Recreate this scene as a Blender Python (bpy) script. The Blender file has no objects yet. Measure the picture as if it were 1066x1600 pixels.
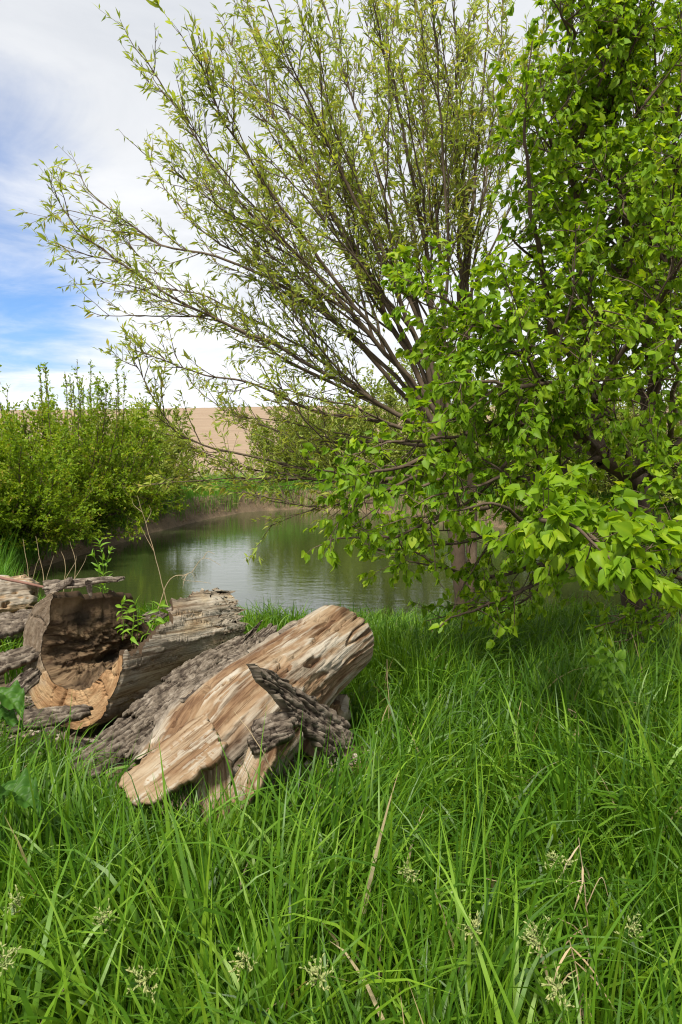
import bpy, math, random
import numpy as np
from mathutils import Vector, Matrix

random.seed(11)
RNG = np.random.default_rng(11)
R = math.radians
scene = bpy.context.scene
C = scene.collection

# ------------------------------------------------------------------ camera
F, CX, CY, PITCH = 1070.0, 533.0, 800.0, R(5.3)
CAMZ = 1.6
cam_d = bpy.data.cameras.new('camera')
cam = bpy.data.objects.new('camera', cam_d); C.objects.link(cam)
cam.location = (0, 0, CAMZ); cam.rotation_euler = (R(90) - PITCH, 0, 0)
cam_d.sensor_fit = 'VERTICAL'; cam_d.sensor_height = 36.0; cam_d.lens = 36.0 * F / 1600.0
cam_d.clip_start = 0.05; cam_d.clip_end = 5000
scene.camera = cam

# ------------------------------------------------------------------ sky, sun, exposure
SUN_EL, SUN_AZ = R(57), R(-160)          # azimuth from +Y, clockwise: behind the camera on the side of the logs
sun_dir = Vector((math.sin(SUN_AZ) * math.cos(SUN_EL), math.cos(SUN_AZ) * math.cos(SUN_EL), math.sin(SUN_EL)))
sl = bpy.data.lights.new('sun', 'SUN'); sl.energy = 4.4; sl.angle = R(10); sl.color = (1.0, 0.94, 0.82)
sun = bpy.data.objects.new('sun', sl); C.objects.link(sun)
sun.rotation_euler = sun_dir.to_track_quat('Z', 'Y').to_euler()
world = bpy.data.worlds.new('World'); scene.world = world; world.use_nodes = True
nt = world.node_tree; nt.nodes.clear()
def nn(t, tree=None, **kw):
    n = (tree or nt).nodes.new(t)
    for k, v in kw.items(): setattr(n, k, v)
    return n
wout = nn('ShaderNodeOutputWorld'); bg = nn('ShaderNodeBackground'); bg.inputs[1].default_value = 0.1
sky = nn('ShaderNodeTexSky', sky_type='NISHITA', sun_disc=False, sun_elevation=SUN_EL, sun_rotation=SUN_AZ)
tc = nn('ShaderNodeTexCoord'); sep = nn('ShaderNodeSeparateXYZ')
nt.links.new(tc.outputs['Generated'], sep.inputs[0])
def wmath(op, a, b=None):
    n = nn('ShaderNodeMath', operation=op)
    for i, v in enumerate((a, b)):
        if v is None: continue
        if isinstance(v, (int, float)): n.inputs[i].default_value = v
        else: nt.links.new(v, n.inputs[i])
    return n.outputs[0]
zz = wmath('ADD', wmath('MAXIMUM', sep.outputs[2], 0.0), 0.10)
cx_ = wmath('DIVIDE', sep.outputs[0], zz); cy_ = wmath('DIVIDE', sep.outputs[1], zz)
comb = nn('ShaderNodeCombineXYZ'); nt.links.new(cx_, comb.inputs[0]); nt.links.new(cy_, comb.inputs[1])
def wnoise(scale, detail, rough, off, dist=0.0):
    a = nn('ShaderNodeVectorMath', operation='ADD'); a.inputs[1].default_value = off
    nt.links.new(comb.outputs[0], a.inputs[0])
    n = nn('ShaderNodeTexNoise'); n.inputs['Scale'].default_value = scale; n.inputs['Detail'].default_value = detail
    n.inputs['Roughness'].default_value = rough; n.inputs['Distortion'].default_value = dist
    nt.links.new(a.outputs[0], n.inputs[0]); return n.outputs[0]
cover = wnoise(0.55, 7, 0.55, (3.1, 1.7, 0), 0.35)
fine = wnoise(1.3, 8, 0.6, (9.0, 4.0, 2.0), 0.6)
# the gap of blue low over the shrubs on the bank
gd = Vector((-0.50, 1.0, 0.29)).normalized()
dot = nn('ShaderNodeVectorMath', operation='DOT_PRODUCT'); dot.inputs[1].default_value = gd
nt.links.new(tc.outputs['Generated'], dot.inputs[0])
gm = nn('ShaderNodeMapRange'); gm.inputs[1].default_value = 0.966; gm.inputs[2].default_value = 1.0
gm.inputs[3].default_value = 0.0; gm.inputs[4].default_value = 0.36
nt.links.new(dot.outputs['Value'], gm.inputs[0])
cv = wmath('SUBTRACT', wmath('ADD', wmath('MULTIPLY', cover, 0.8), wmath('MULTIPLY', fine, 0.45)), gm.outputs[0])
cr = nn('ShaderNodeMapRange', interpolation_type='SMOOTHSTEP'); cr.inputs[1].default_value = 0.19; cr.inputs[2].default_value = 0.50
nt.links.new(cv, cr.inputs[0])
ramp = nn('ShaderNodeValToRGB'); e = ramp.color_ramp.elements
e[0].position = 0.30; e[0].color = (4.45, 4.65, 5.0, 1); e[1].position = 0.70; e[1].color = (6.1, 6.2, 6.35, 1)
nt.links.new(fine, ramp.inputs[0])
mix = nn('ShaderNodeMix', data_type='RGBA')
nt.links.new(cr.outputs[0], mix.inputs['Factor'])
blue = nn('ShaderNodeMix', data_type='RGBA', blend_type='MULTIPLY'); blue.inputs['Factor'].default_value = 1.0
blue.inputs[7].default_value = (0.62, 0.84, 1.15, 1)
nt.links.new(sky.outputs[0], blue.inputs[6])
hz = nn('ShaderNodeMapRange', interpolation_type='SMOOTHSTEP'); hz.inputs[1].default_value = 0.0; hz.inputs[2].default_value = 0.40
hz.inputs[3].default_value = 1.28; hz.inputs[4].default_value = 1.0                  # thin cloud brightens toward the horizon all round
nt.links.new(sep.outputs[2], hz.inputs[0])
cl = nn('ShaderNodeVectorMath', operation='SCALE'); nt.links.new(ramp.outputs[0], cl.inputs[0]); nt.links.new(hz.outputs[0], cl.inputs['Scale'])
nt.links.new(blue.outputs[2], mix.inputs[6]); nt.links.new(cl.outputs[0], mix.inputs[7])
nt.links.new(mix.outputs[2], bg.inputs[0]); nt.links.new(bg.outputs[0], wout.inputs[0])
vs = scene.view_settings
vs.view_transform = 'Standard'; vs.look = 'None'; vs.gamma = 1.0; vs.exposure = 0.7; vs.use_curve_mapping = False
cy = scene.cycles
cy.max_bounces = 8; cy.diffuse_bounces = 3; cy.glossy_bounces = 3; cy.transmission_bounces = 5; cy.transparent_max_bounces = 4
cy.use_denoising = True; cy.filter_width = 1.15; cy.sample_clamp_indirect = 6.0; cy.caustics_reflective = False; cy.caustics_refractive = False

# ------------------------------------------------------------------ helpers
def P(px, py, d):
    """point seen at photograph position px, py that stands d metres ahead"""
    u, v = (px - CX) / F, (CY - py) / F
    y = math.cos(PITCH) + v * math.sin(PITCH); z = -math.sin(PITCH) + v * math.cos(PITCH)
    t = d / y
    return np.array((u * t, d, CAMZ + z * t))
def pix(p):
    """inverse of P, arrays"""
    p = np.asarray(p, float); q = p - np.array((0, 0, CAMZ))
    f = q[..., 1] * math.cos(PITCH) - q[..., 2] * math.sin(PITCH); u = q[..., 1] * math.sin(PITCH) + q[..., 2] * math.cos(PITCH)
    return CX + F * q[..., 0] / f, CY - F * u / f, f
def unit(v):
    v = np.asarray(v, float); return v / (np.linalg.norm(v, axis=-1, keepdims=True) + 1e-12)
def sstep(a, b, x):
    t = np.clip((x - a) / (b - a), 0, 1); return t * t * (3 - 2 * t)
_perm = np.random.default_rng(5).permutation(256); _perm = np.concatenate([_perm, _perm, _perm])
_g3 = unit(np.random.default_rng(6).normal(size=(256, 3)))
def perlin(p):
    p = np.asarray(p, float); i = np.floor(p).astype(int); f = p - i; i &= 255
    w = f * f * f * (f * (f * 6 - 15) + 10); out = 0
    for dx in (0, 1):
        for dy in (0, 1):
            for dz in (0, 1):
                h = _perm[_perm[_perm[(i[..., 0] + dx) & 255] + ((i[..., 1] + dy) & 255)] + ((i[..., 2] + dz) & 255)]
                g = _g3[h & 255]
                n = g[..., 0] * (f[..., 0] - dx) + g[..., 1] * (f[..., 1] - dy) + g[..., 2] * (f[..., 2] - dz)
                out = out + n * (w[..., 0] if dx else 1 - w[..., 0]) * (w[..., 1] if dy else 1 - w[..., 1]) * (w[..., 2] if dz else 1 - w[..., 2])
    return out * 1.6
def fbm(p, octv=4, lac=2.0, gain=0.5):
    p = np.asarray(p, float); a, s, t = 1.0, 0.0, 0.0
    for k in range(octv):
        s = s + a * perlin(p + 17.3 * k); t += a; p = p * lac; a *= gain
    return s / t

def mesh_np(name, V, faces, attrs=None, smooth=True, vec=None):
    """faces: list of int arrays (n,3) or (n,4)"""
    me = bpy.data.meshes.new(name)
    V = np.ascontiguousarray(V, np.float32)
    faces = [np.asarray(f, np.int32) for f in faces if len(f)]
    nl = sum(f.size for f in faces); nf = sum(len(f) for f in faces)
    me.vertices.add(len(V)); me.vertices.foreach_set('co', V.ravel())
    me.loops.add(nl); me.polygons.add(nf)
    me.loops.foreach_set('vertex_index', np.concatenate([f.ravel() for f in faces]))
    tot = np.concatenate([np.full(len(f), f.shape[1], np.int32) for f in faces])
    st = np.concatenate([[0], np.cumsum(tot)[:-1]]).astype(np.int32)
    me.polygons.foreach_set('loop_start', st)
    me.polygons.foreach_set('loop_total', tot)
    me.update(calc_edges=True)
    me.polygons.foreach_set('use_smooth', np.full(nf, smooth, dtype=bool))
    if attrs and 'bark' in attrs and 'lay' not in attrs: attrs['lay'] = np.full(len(V), 0.62)
    for k, a in (attrs or {}).items():
        at = me.attributes.new(k, 'FLOAT', 'POINT'); at.data.foreach_set('value', np.ascontiguousarray(a, np.float32))
    for k, a in (vec or {}).items():
        at = me.attributes.new(k, 'FLOAT_VECTOR', 'POINT'); at.data.foreach_set('vector', np.ascontiguousarray(a, np.float32).ravel())
    return me
def link(name, me, mat, parent=None, kind=None):
    o = bpy.data.objects.new(name, me); C.objects.link(o)
    if me is not None and mat is not None and not me.materials: me.materials.append(mat)
    if parent is not None: o.parent = parent
    if kind: o['kind'] = kind
    return o
def tag(o, label, cat, group=None, kind=None):
    o['label'] = label; o['category'] = cat
    if group: o['group'] = group
    o['kind'] = kind or 'thing'
    return o
def empty(name, loc=(0, 0, 0)):
    o = bpy.data.objects.new(name, None); C.objects.link(o); o.location = loc; o.empty_display_size = 0.1
    return o
class MB:
    """collects pieces of one mesh; org is subtracted so that the part sits in its thing's frame"""
    def __init__(s, org=(0, 0, 0)): s.v, s.q, s.t, s.a, s.n, s.org = [], [], [], [], 0, np.asarray(org, float)
    def add(s, V, q=None, t=None, rnd=0.5):
        V = np.asarray(V, float).reshape(-1, 3)
        if q is not None and len(q): s.q.append(np.asarray(q) + s.n)
        if t is not None and len(t): s.t.append(np.asarray(t) + s.n)
        s.v.append(V); s.a.append(np.broadcast_to(np.asarray(rnd, float), (len(V),))); s.n += len(V)
    def tube(s, pts, rad, k=5, rnd=0.5, rough=0.0):
        pts = np.asarray(pts, float); n = len(pts); rad = np.broadcast_to(np.asarray(rad, float), (n,))
        tan = np.gradient(pts, axis=0); tan = unit(tan)
        ref = np.array((0.31, 0.53, 0.79)) if abs(tan[0] @ np.array((0.31, 0.53, 0.79))) < 0.9 else np.array((1.0, 0, 0))
        a = unit(np.cross(tan, ref)); b = np.cross(tan, a)
        th = np.arange(k) * 2 * math.pi / k
        rr = rad[:, None] * np.ones((1, k))
        if rough: rr = rr * (1 + rough * RNG.normal(size=rr.shape))
        V = pts[:, None] + rr[..., None] * (np.cos(th)[None, :, None] * a[:, None] + np.sin(th)[None, :, None] * b[:, None])
        i = np.arange(n - 1)[:, None] * k; j = np.arange(k)[None]; j2 = (j + 1) % k
        q = np.stack([i + j, i + j2, i + k + j2, i + k + j], -1).reshape(-1, 4)
        s.add(V.reshape(-1, 3), q, None, rnd)
    def build(s, name, mat, parent=None, kind=None, smooth=True):
        if not s.n: return None
        V = np.concatenate(s.v) - s.org
        fs = ([np.concatenate(s.q)] if s.q else []) + ([np.concatenate(s.t)] if s.t else [])
        return link(name, mesh_np(name, V, fs, {'rnd': np.concatenate(s.a)}, smooth), mat, parent, kind)

# ------------------------------------------------------------------ materials
def newmat(name):
    m = bpy.data.materials.new(name); m.use_nodes = True; m.node_tree.nodes.clear()
    return m, m.node_tree
def T(tree, t, **kw):
    n = tree.nodes.new(t)
    for k, v in kw.items(): setattr(n, k, v)
    return n
def rampn(tree, src, stops):
    r = T(tree, 'ShaderNodeValToRGB'); el = r.color_ramp.elements
    while len(el) < len(stops): el.new(0.5)
    for e_, (p_, c_) in zip(el, stops): e_.position = p_; e_.color = (*c_, 1)
    tree.links.new(src, r.inputs[0]); return r.outputs[0]
def noisen(tree, vec, scale, detail=4, rough=0.55, dist=0.0):
    n = T(tree, 'ShaderNodeTexNoise'); n.inputs['Scale'].default_value = scale; n.inputs['Detail'].default_value = detail
    n.inputs['Roughness'].default_value = rough; n.inputs['Distortion'].default_value = dist
    if vec is not None: tree.links.new(vec, n.inputs['Vector'])
    return n.outputs[0]
def mapn(tree, vec, sc, loc=(0, 0, 0)):
    m = T(tree, 'ShaderNodeMapping'); m.inputs['Scale'].default_value = sc; m.inputs['Location'].default_value = loc
    tree.links.new(vec, m.inputs[0]); return m.outputs[0]
def mixc(tree, fac, a, b, mode='MIX'):
    m = T(tree, 'ShaderNodeMix', data_type='RGBA', blend_type=mode)
    for k, v in (('Factor', fac), (6, a), (7, b)):
        if isinstance(v, (int, float)): m.inputs[k].default_value = v
        elif isinstance(v, tuple): m.inputs[k].default_value = (*v, 1)
        else: tree.links.new(v, m.inputs[k])
    return m.outputs[2]
def mrange(tree, src, a, b, c=0.0, d=1.0, smooth=True):
    m = T(tree, 'ShaderNodeMapRange'); m.interpolation_type = 'SMOOTHSTEP' if smooth else 'LINEAR'
    for k, v in enumerate((a, b, c, d)): m.inputs[k + 1].default_value = v
    tree.links.new(src, m.inputs[0]); return m.outputs[0]
def leaf_mat(name, stops, trans=0.35, rough=0.45, tmul=(1.5, 1.35, 0.7), spec=0.35):
    m, t = newmat(name)
    at = T(t, 'ShaderNodeAttribute', attribute_name='rnd')
    col = rampn(t, at.outputs['Fac'], stops)
    geo = T(t, 'ShaderNodeNewGeometry')
    ns = noisen(t, geo.outputs['Position'], 3.0, 3)
    col = mixc(t, mrange(t, ns, 0.3, 0.7, 0.0, 0.35), col, mixc(t, 1.0, col, (1.25, 1.05, 0.7), 'MULTIPLY'))
    pb = T(t, 'ShaderNodeBsdfPrincipled'); pb.inputs['Roughness'].default_value = rough
    pb.inputs['Specular IOR Level'].default_value = spec
    t.links.new(col, pb.inputs['Base Color'])
    tr = T(t, 'ShaderNodeBsdfTranslucent'); t.links.new(mixc(t, 1.0, col, tmul, 'MULTIPLY'), tr.inputs[0])
    mx = T(t, 'ShaderNodeMixShader'); mx.inputs[0].default_value = trans
    out = T(t, 'ShaderNodeOutputMaterial')
    t.links.new(pb.outputs[0], mx.inputs[1]); t.links.new(tr.outputs[0], mx.inputs[2]); t.links.new(mx.outputs[0], out.inputs[0])
    return m
def rough_mat(name, stops, scale=6.0, bump=0.4, bscale=40.0, rough=0.85, stretch=(1, 1, 1), bdist=0.01):
    m, t = newmat(name)
    tcx = T(t, 'ShaderNodeTexCoord'); v = mapn(t, tcx.outputs['Object'], stretch)
    col = rampn(t, noisen(t, v, scale, 6, 0.6), stops)
    pb = T(t, 'ShaderNodeBsdfPrincipled'); pb.inputs['Roughness'].default_value = rough
    pb.inputs['Specular IOR Level'].default_value = 0.2
    t.links.new(col, pb.inputs['Base Color'])
    b = T(t, 'ShaderNodeBump'); b.inputs['Strength'].default_value = bump; b.inputs['Distance'].default_value = bdist
    t.links.new(noisen(t, v, bscale, 5, 0.6), b.inputs['Height']); t.links.new(b.outputs[0], pb.inputs['Normal'])
    out = T(t, 'ShaderNodeOutputMaterial'); t.links.new(pb.outputs[0], out.inputs[0])
    return m
M = {}
M['grass'] = leaf_mat('grass_blade', [(0.0, (0.028, 0.088, 0.005)), (0.45, (0.076, 0.185, 0.010)), (0.82, (0.170, 0.315, 0.020)),
                                      (0.93, (0.17, 0.30, 0.03)), (0.955, (0.36, 0.29, 0.16)), (1.0, (0.48, 0.41, 0.27))], 0.40, 0.45)
M['far_grass'] = leaf_mat('far_grass', [(0.0, (0.06, 0.17, 0.012)), (0.6, (0.11, 0.27, 0.02)), (1.0, (0.19, 0.35, 0.035))], 0.35, 0.5)
M['thatch'] = leaf_mat('dead_thatch', [(0.0, (0.16, 0.10, 0.05)), (0.6, (0.26, 0.18, 0.09)), (1.0, (0.36, 0.28, 0.16))], 0.2, 0.7, (1.1, 1.0, 0.8))
M['willow_leaf'] = leaf_mat('willow_leaf', [(0.0, (0.16, 0.24, 0.03)), (0.5, (0.25, 0.34, 0.055)), (0.85, (0.33, 0.40, 0.08)), (1.0, (0.33, 0.30, 0.09))], 0.48, 0.5, spec=0.25)
M['broad_leaf'] = leaf_mat('broad_leaf', [(0.0, (0.095, 0.20, 0.008)), (0.5, (0.155, 0.29, 0.011)), (0.85, (0.23, 0.37, 0.016)), (1.0, (0.31, 0.43, 0.03))], 0.50, 0.5, spec=0.22)
M['bush_leaf'] = leaf_mat('bush_leaf', [(0.0, (0.09, 0.18, 0.010)), (0.5, (0.16, 0.27, 0.013)), (0.9, (0.25, 0.35, 0.02)), (1.0, (0.30, 0.25, 0.06))], 0.46, 0.6, spec=0.2)
M['shrub_leaf'] = leaf_mat('far_shrub_leaf', [(0.0, (0.12, 0.19, 0.025)), (0.6, (0.20, 0.28, 0.04)), (1.0, (0.29, 0.31, 0.08))], 0.38, 0.5)
M['plant_leaf'] = leaf_mat('plant_leaf', [(0.0, (0.10, 0.24, 0.015)), (1.0, (0.20, 0.36, 0.03))], 0.42, 0.42)
M['dock_leaf'] = leaf_mat('dock_leaf', [(0.0, (0.03, 0.10, 0.010)), (1.0, (0.06, 0.15, 0.016))], 0.35, 0.5, spec=0.25)
M['dry'] = leaf_mat('dry_straw', [(0.0, (0.30, 0.22, 0.13)), (1.0, (0.50, 0.42, 0.28))], 0.15, 0.7, (1.0, 1.0, 0.9))
M['seed'] = leaf_mat('grass_seed', [(0.0, (0.20, 0.28, 0.08)), (1.0, (0.36, 0.38, 0.16))], 0.25, 0.6)
M['willow_bark'] = rough_mat('willow_bark', [(0.3, (0.065, 0.045, 0.03)), (0.6, (0.125, 0.095, 0.065)), (0.8, (0.20, 0.16, 0.115))], 9, 0.6, 45, 0.85, (1, 1, 0.35))
M['dark_bark'] = rough_mat('dark_bark', [(0.3, (0.055, 0.038, 0.027)), (0.6, (0.11, 0.08, 0.055)), (0.8, (0.20, 0.16, 0.12))], 9, 0.6, 45, 0.85, (1, 1, 0.4))
M['twig'] = rough_mat('twig_bark', [(0.3, (0.13, 0.08, 0.045)), (0.7, (0.24, 0.17, 0.10))], 9, 0.3, 60)

# ------------------------------------------------------------------ ground, field, pond
POND = np.array([(-2.3, 6.85), (-3.5, 7.7), (-4.5, 9.3), (-4.9, 11.3), (-4.6, 13.6), (-4.35, 16.0), (-3.7, 18.8), (-2.9, 21.0), (-1.2, 22.2),
                 (1.2, 20.6), (3.0, 17.8), (5.5, 15.4), (9.0, 14.0), (14.0, 13.6), (18.0, 12.0), (18.0, 8.0), (12.0, 6.6), (6.0, 6.75), (3.0, 6.6), (1.5, 6.95), (0.0, 6.75)])
def pond_sd(x, y):
    """distance to the shoreline, positive over the water"""
    d = np.full(np.shape(x), 1e9); ins = np.zeros(np.shape(x), bool)
    for (x0, y0), (x1, y1) in zip(POND, np.roll(POND, -1, 0)):
        ex, ey = x1 - x0, y1 - y0
        t = np.clip(((x - x0) * ex + (y - y0) * ey) / (ex * ex + ey * ey), 0, 1)
        d = np.minimum(d, np.hypot(x - x0 - t * ex, y - y0 - t * ey))
        c = (y0 > y) != (y1 > y)
        ins ^= c & (x < ex * (y - y0) / (ey if abs(ey) > 1e-9 else 1e-9) + x0)
    return np.where(ins, d, -d)
WATER_Z = -0.35
def hgt(x, y):
    x = np.asarray(x, float); y = np.asarray(y, float)
    p = np.stack([x, y, np.zeros_like(x)], -1)
    d = pond_sd(x, y) + 0.12 * fbm(p * 1.3, 3)
    far = sstep(8.0, 15.0, y)
    top = 0.0 + far * 0.24 + 0.05 * fbm(p * 0.7 + 4, 3) + 0.02 * fbm(p * 3.0 + 9, 2)
    wdt = 0.75 - 0.40 * far
    up = sstep(0.0, 1.0, np.clip(-d / wdt, 0, 1))
    z = WATER_Z - 0.02 + (top - WATER_Z + 0.02) * up
    z = np.where(d > 0, WATER_Z - 0.02 - 0.9 * sstep(0, 3.0, d), z)
    return z
def grid(xs, ys, fz):
    X, Y = np.meshgrid(xs, ys); Z = fz(X, Y); n, m = X.shape
    i = np.arange(n - 1)[:, None] * m; j = np.arange(m - 1)[None]
    q = np.stack([i + j, i + j + 1, i + m + j + 1, i + m + j], -1).reshape(-1, 4)
    return np.stack([X, Y, Z], -1).reshape(-1, 3), q
def field_z(x, y):
    t = np.clip((y - 26.0) / 95.0, 0, 1)
    z = 0.30 + 8.6 * (t ** 1.15) * (1 - 0.04 * np.abs(x) / 60)
    z = z + 0.25 * np.sin(x * 0.05 + 1.0) * t
    z = np.where(y > 121.0, z - np.maximum(y - 121.0, 0) ** 1.3 * 0.012, z)
    p = np.stack([x * 0.8, y * 0.8, 0 * x], -1)
    return z + 0.05 * fbm(p, 3) * sstep(26, 30, y)
gm_, gt = newmat('soil')
tcx = T(gt, 'ShaderNodeNewGeometry')
n1 = noisen(gt, tcx.outputs['Position'], 5.0, 8, 0.65); n2 = noisen(gt, tcx.outputs['Position'], 60.0, 5, 0.7)
c1 = rampn(gt, n1, [(0.3, (0.055, 0.036, 0.020)), (0.55, (0.13, 0.088, 0.05)), (0.75, (0.20, 0.145, 0.085))])
c1 = mixc(gt, mrange(gt, n2, 0.45, 0.7), c1, (0.20, 0.16, 0.10))
pb = T(gt, 'ShaderNodeBsdfPrincipled'); pb.inputs['Roughness'].default_value = 0.95; gt.links.new(c1, pb.inputs['Base Color'])
b = T(gt, 'ShaderNodeBump'); b.inputs['Strength'].default_value = 0.7; b.inputs['Distance'].default_value = 0.03
gt.links.new(n2, b.inputs['Height']); gt.links.new(b.outputs[0], pb.inputs['Normal'])
o_ = T(gt, 'ShaderNodeOutputMaterial'); gt.links.new(pb.outputs[0], o_.inputs[0])
xs = np.unique(np.concatenate([np.linspace(-60, -8, 27), np.linspace(-8, 9, 137), np.linspace(9, 60, 27)]))
ys = np.unique(np.concatenate([np.linspace(-8, 0, 9), np.linspace(0, 9, 91), np.linspace(9, 24, 101), np.linspace(24, 30, 13)]))
V, q = grid(xs, ys, hgt)
link('ground', mesh_np('ground', V, [q]), gm_, kind='structure')
fm, ft = newmat('ploughed_field')
tcx = T(ft, 'ShaderNodeNewGeometry')
va = mapn(ft, tcx.outputs['Position'], (0.25, 1.3, 1.0))
n1 = noisen(ft, va, 0.6, 8, 0.65); n2 = noisen(ft, mapn(ft, tcx.outputs['Position'], (0.35, 2.6, 1)), 1.2, 5, 0.7)
c1 = rampn(ft, n1, [(0.25, (0.16, 0.105, 0.065)), (0.5, (0.225, 0.153, 0.098)), (0.75, (0.275, 0.195, 0.13))])
c1 = mixc(ft, mrange(ft, n2, 0.4, 0.65, 0, 0.5), c1, (0.30, 0.235, 0.155))
pb = T(ft, 'ShaderNodeBsdfPrincipled'); pb.inputs['Roughness'].default_value = 0.95; ft.links.new(c1, pb.inputs['Base Color'])
b = T(ft, 'ShaderNodeBump'); b.inputs['Strength'].default_value = 0.6; b.inputs['Distance'].default_value = 0.12
ft.links.new(n2, b.inputs['Height']); ft.links.new(b.outputs[0], pb.inputs['Normal'])
o_ = T(ft, 'ShaderNodeOutputMaterial'); ft.links.new(pb.outputs[0], o_.inputs[0])
xs = np.unique(np.concatenate([np.linspace(-900, -60, 29), np.linspace(-60, 60, 121), np.linspace(60, 900, 29)]))
ys = np.unique(np.concatenate([np.linspace(25.2, 50, 60), np.linspace(50, 130, 81), np.linspace(130, 900, 30)]))
V, q = grid(xs, ys, lambda x, y: np.where(y < 30, np.maximum(field_z(x, y), hgt(x, y) + 0.02), field_z(x, y)))
link('field', mesh_np('field', V, [q]), fm, kind='structure')
wm, wt = newmat('pond_water')
tcx = T(wt, 'ShaderNodeNewGeometry')
w1 = noisen(wt, mapn(wt, tcx.outputs['Position'], (1.1, 2.6, 1)), 2.2, 3, 0.55, 0.3)
w2 = noisen(wt, mapn(wt, tcx.outputs['Position'], (1.3, 4.5, 1)), 7.0, 2, 0.5)
add = T(wt, 'ShaderNodeMath', operation='MULTIPLY_ADD'); add.inputs[1].default_value = 0.35
wt.links.new(w2, add.inputs[0]); wt.links.new(w1, add.inputs[2])
pb = T(wt, 'ShaderNodeBsdfPrincipled'); pb.inputs['Base Color'].default_value = (0.030, 0.042, 0.012, 1)
pb.inputs['Roughness'].default_value = 0.04; pb.inputs['IOR'].default_value = 1.95
b = T(wt, 'ShaderNodeBump'); b.inputs['Strength'].default_value = 0.11; b.inputs['Distance'].default_value = 0.03
wt.links.new(add.outputs[0], b.inputs['Height']); wt.links.new(b.outputs[0], pb.inputs['Normal'])
o_ = T(wt, 'ShaderNodeOutputMaterial'); wt.links.new(pb.outputs[0], o_.inputs[0])
V, q = grid(np.linspace(-8, 28, 25), np.linspace(5.5, 25, 15), lambda x, y: np.full(x.shape, WATER_Z))
link('water', mesh_np('water', V, [q]), wm, kind='structure')

# ------------------------------------------------------------------ logs
GREY = [(0.32, (0.17, 0.13, 0.09)), (0.5, (0.31, 0.265, 0.205)), (0.68, (0.42, 0.385, 0.325))]
def wood_mat(name, bare, bark, cut, grain=62.0, along=2.6, bump=1.0, grey=GREY):
    """bare wood, bark and sawn end grain; vec attribute 'wuv' runs round / along / across the log"""
    m, t = newmat(name)
    at = T(t, 'ShaderNodeAttribute', attribute_name='wuv'); v = at.outputs['Vector']
    al = T(t, 'ShaderNodeAttribute', attribute_name='lay')
    ab = T(t, 'ShaderNodeAttribute', attribute_name='bark'); ac = T(t, 'ShaderNodeAttribute', attribute_name='cut')
    g1 = noisen(t, mapn(t, v, (grain, along, grain)), 1.0, 6, 0.65, 0.4)
    g2 = noisen(t, mapn(t, v, (11, 2.2, 11)), 1.0, 6, 0.6, 0.5)
    g3 = noisen(t, mapn(t, v, (28, 20, 28)), 1.0, 5, 0.6)
    gl = noisen(t, mapn(t, v, (5, 1.6, 5), (3.3, 1.1, 0)), 1.0, 5, 0.6, 0.8)
    lf = T(t, 'ShaderNodeMath', operation='MULTIPLY_ADD'); lf.inputs[1].default_value = 0.9
    t.links.new(gl, lf.inputs[0]); t.links.new(al.outputs['Fac'], lf.inputs[2])
    weath = mrange(t, lf.outputs[0], 0.80, 1.0)
    cb = mixc(t, weath, rampn(t, g2, bare), rampn(t, g2, grey))
    cb = mixc(t, mrange(t, g1, 0.38, 0.50, 0.85, 0.0), cb, mixc(t, 1.0, cb, (0.42, 0.33, 0.26), 'MULTIPLY'))
    ck = rampn(t, g3, bark)
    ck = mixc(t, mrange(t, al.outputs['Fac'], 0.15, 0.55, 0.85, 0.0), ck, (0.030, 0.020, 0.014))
    ck = mixc(t, mrange(t, g1, 0.38, 0.6, 0.6, 0.0), ck, mixc(t, 1.0, ck, (0.45, 0.42, 0.40), 'MULTIPLY'))
    rings = noisen(t, mapn(t, v, (9, 3, 130)), 1.0, 3, 0.5)
    saw = noisen(t, mapn(t, T(t, 'ShaderNodeTexCoord').outputs['Object'], (260, 30, 30)), 1.0, 2, 0.5)
    cc = rampn(t, g2, cut)
    cc = mixc(t, mrange(t, rings, 0.38, 0.58, 0.45, 0.0), cc, mixc(t, 1.0, cc, (0.5, 0.4, 0.3), 'MULTIPLY'))
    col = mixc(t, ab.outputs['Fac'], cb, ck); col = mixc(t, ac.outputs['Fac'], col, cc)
    pb = T(t, 'ShaderNodeBsdfPrincipled'); pb.inputs['Roughness'].default_value = 0.82; pb.inputs['Specular IOR Level'].default_value = 0.25
    t.links.new(col, pb.inputs['Base Color'])
    h = T(t, 'ShaderNodeMath', operation='MULTIPLY_ADD'); h.inputs[1].default_value = 0.6
    t.links.new(g3, h.inputs[0]); t.links.new(g1, h.inputs[2])
    b = T(t, 'ShaderNodeBump'); b.inputs['Strength'].default_value = bump; b.inputs['Distance'].default_value = 0.012
    t.links.new(h.outputs[0], b.inputs['Height']); t.links.new(b.outputs[0], pb.inputs['Normal'])
    o2 = T(t, 'ShaderNodeOutputMaterial'); t.links.new(pb.outputs[0], o2.inputs[0])
    return m
BARK = [(0.32, (0.045, 0.034, 0.026)), (0.5, (0.155, 0.125, 0.095)), (0.70, (0.28, 0.24, 0.195))]
M['pale_wood'] = wood_mat('pale_wood', [(0.32, (0.085, 0.042, 0.021)), (0.45, (0.185, 0.112, 0.060)), (0.56, (0.255, 0.18, 0.11)), (0.70, (0.32, 0.26, 0.185))], BARK,
                          [(0.3, (0.16, 0.115, 0.075)), (0.7, (0.30, 0.25, 0.19))])
M['hollow_wood'] = wood_mat('hollow_wood', [(0.3, (0.20, 0.13, 0.07)), (0.48, (0.38, 0.30, 0.20)), (0.7, (0.48, 0.42, 0.32))], BARK,
                            [(0.30, (0.16, 0.075, 0.03)), (0.5, (0.32, 0.19, 0.095)), (0.7, (0.43, 0.30, 0.17))])
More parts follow.
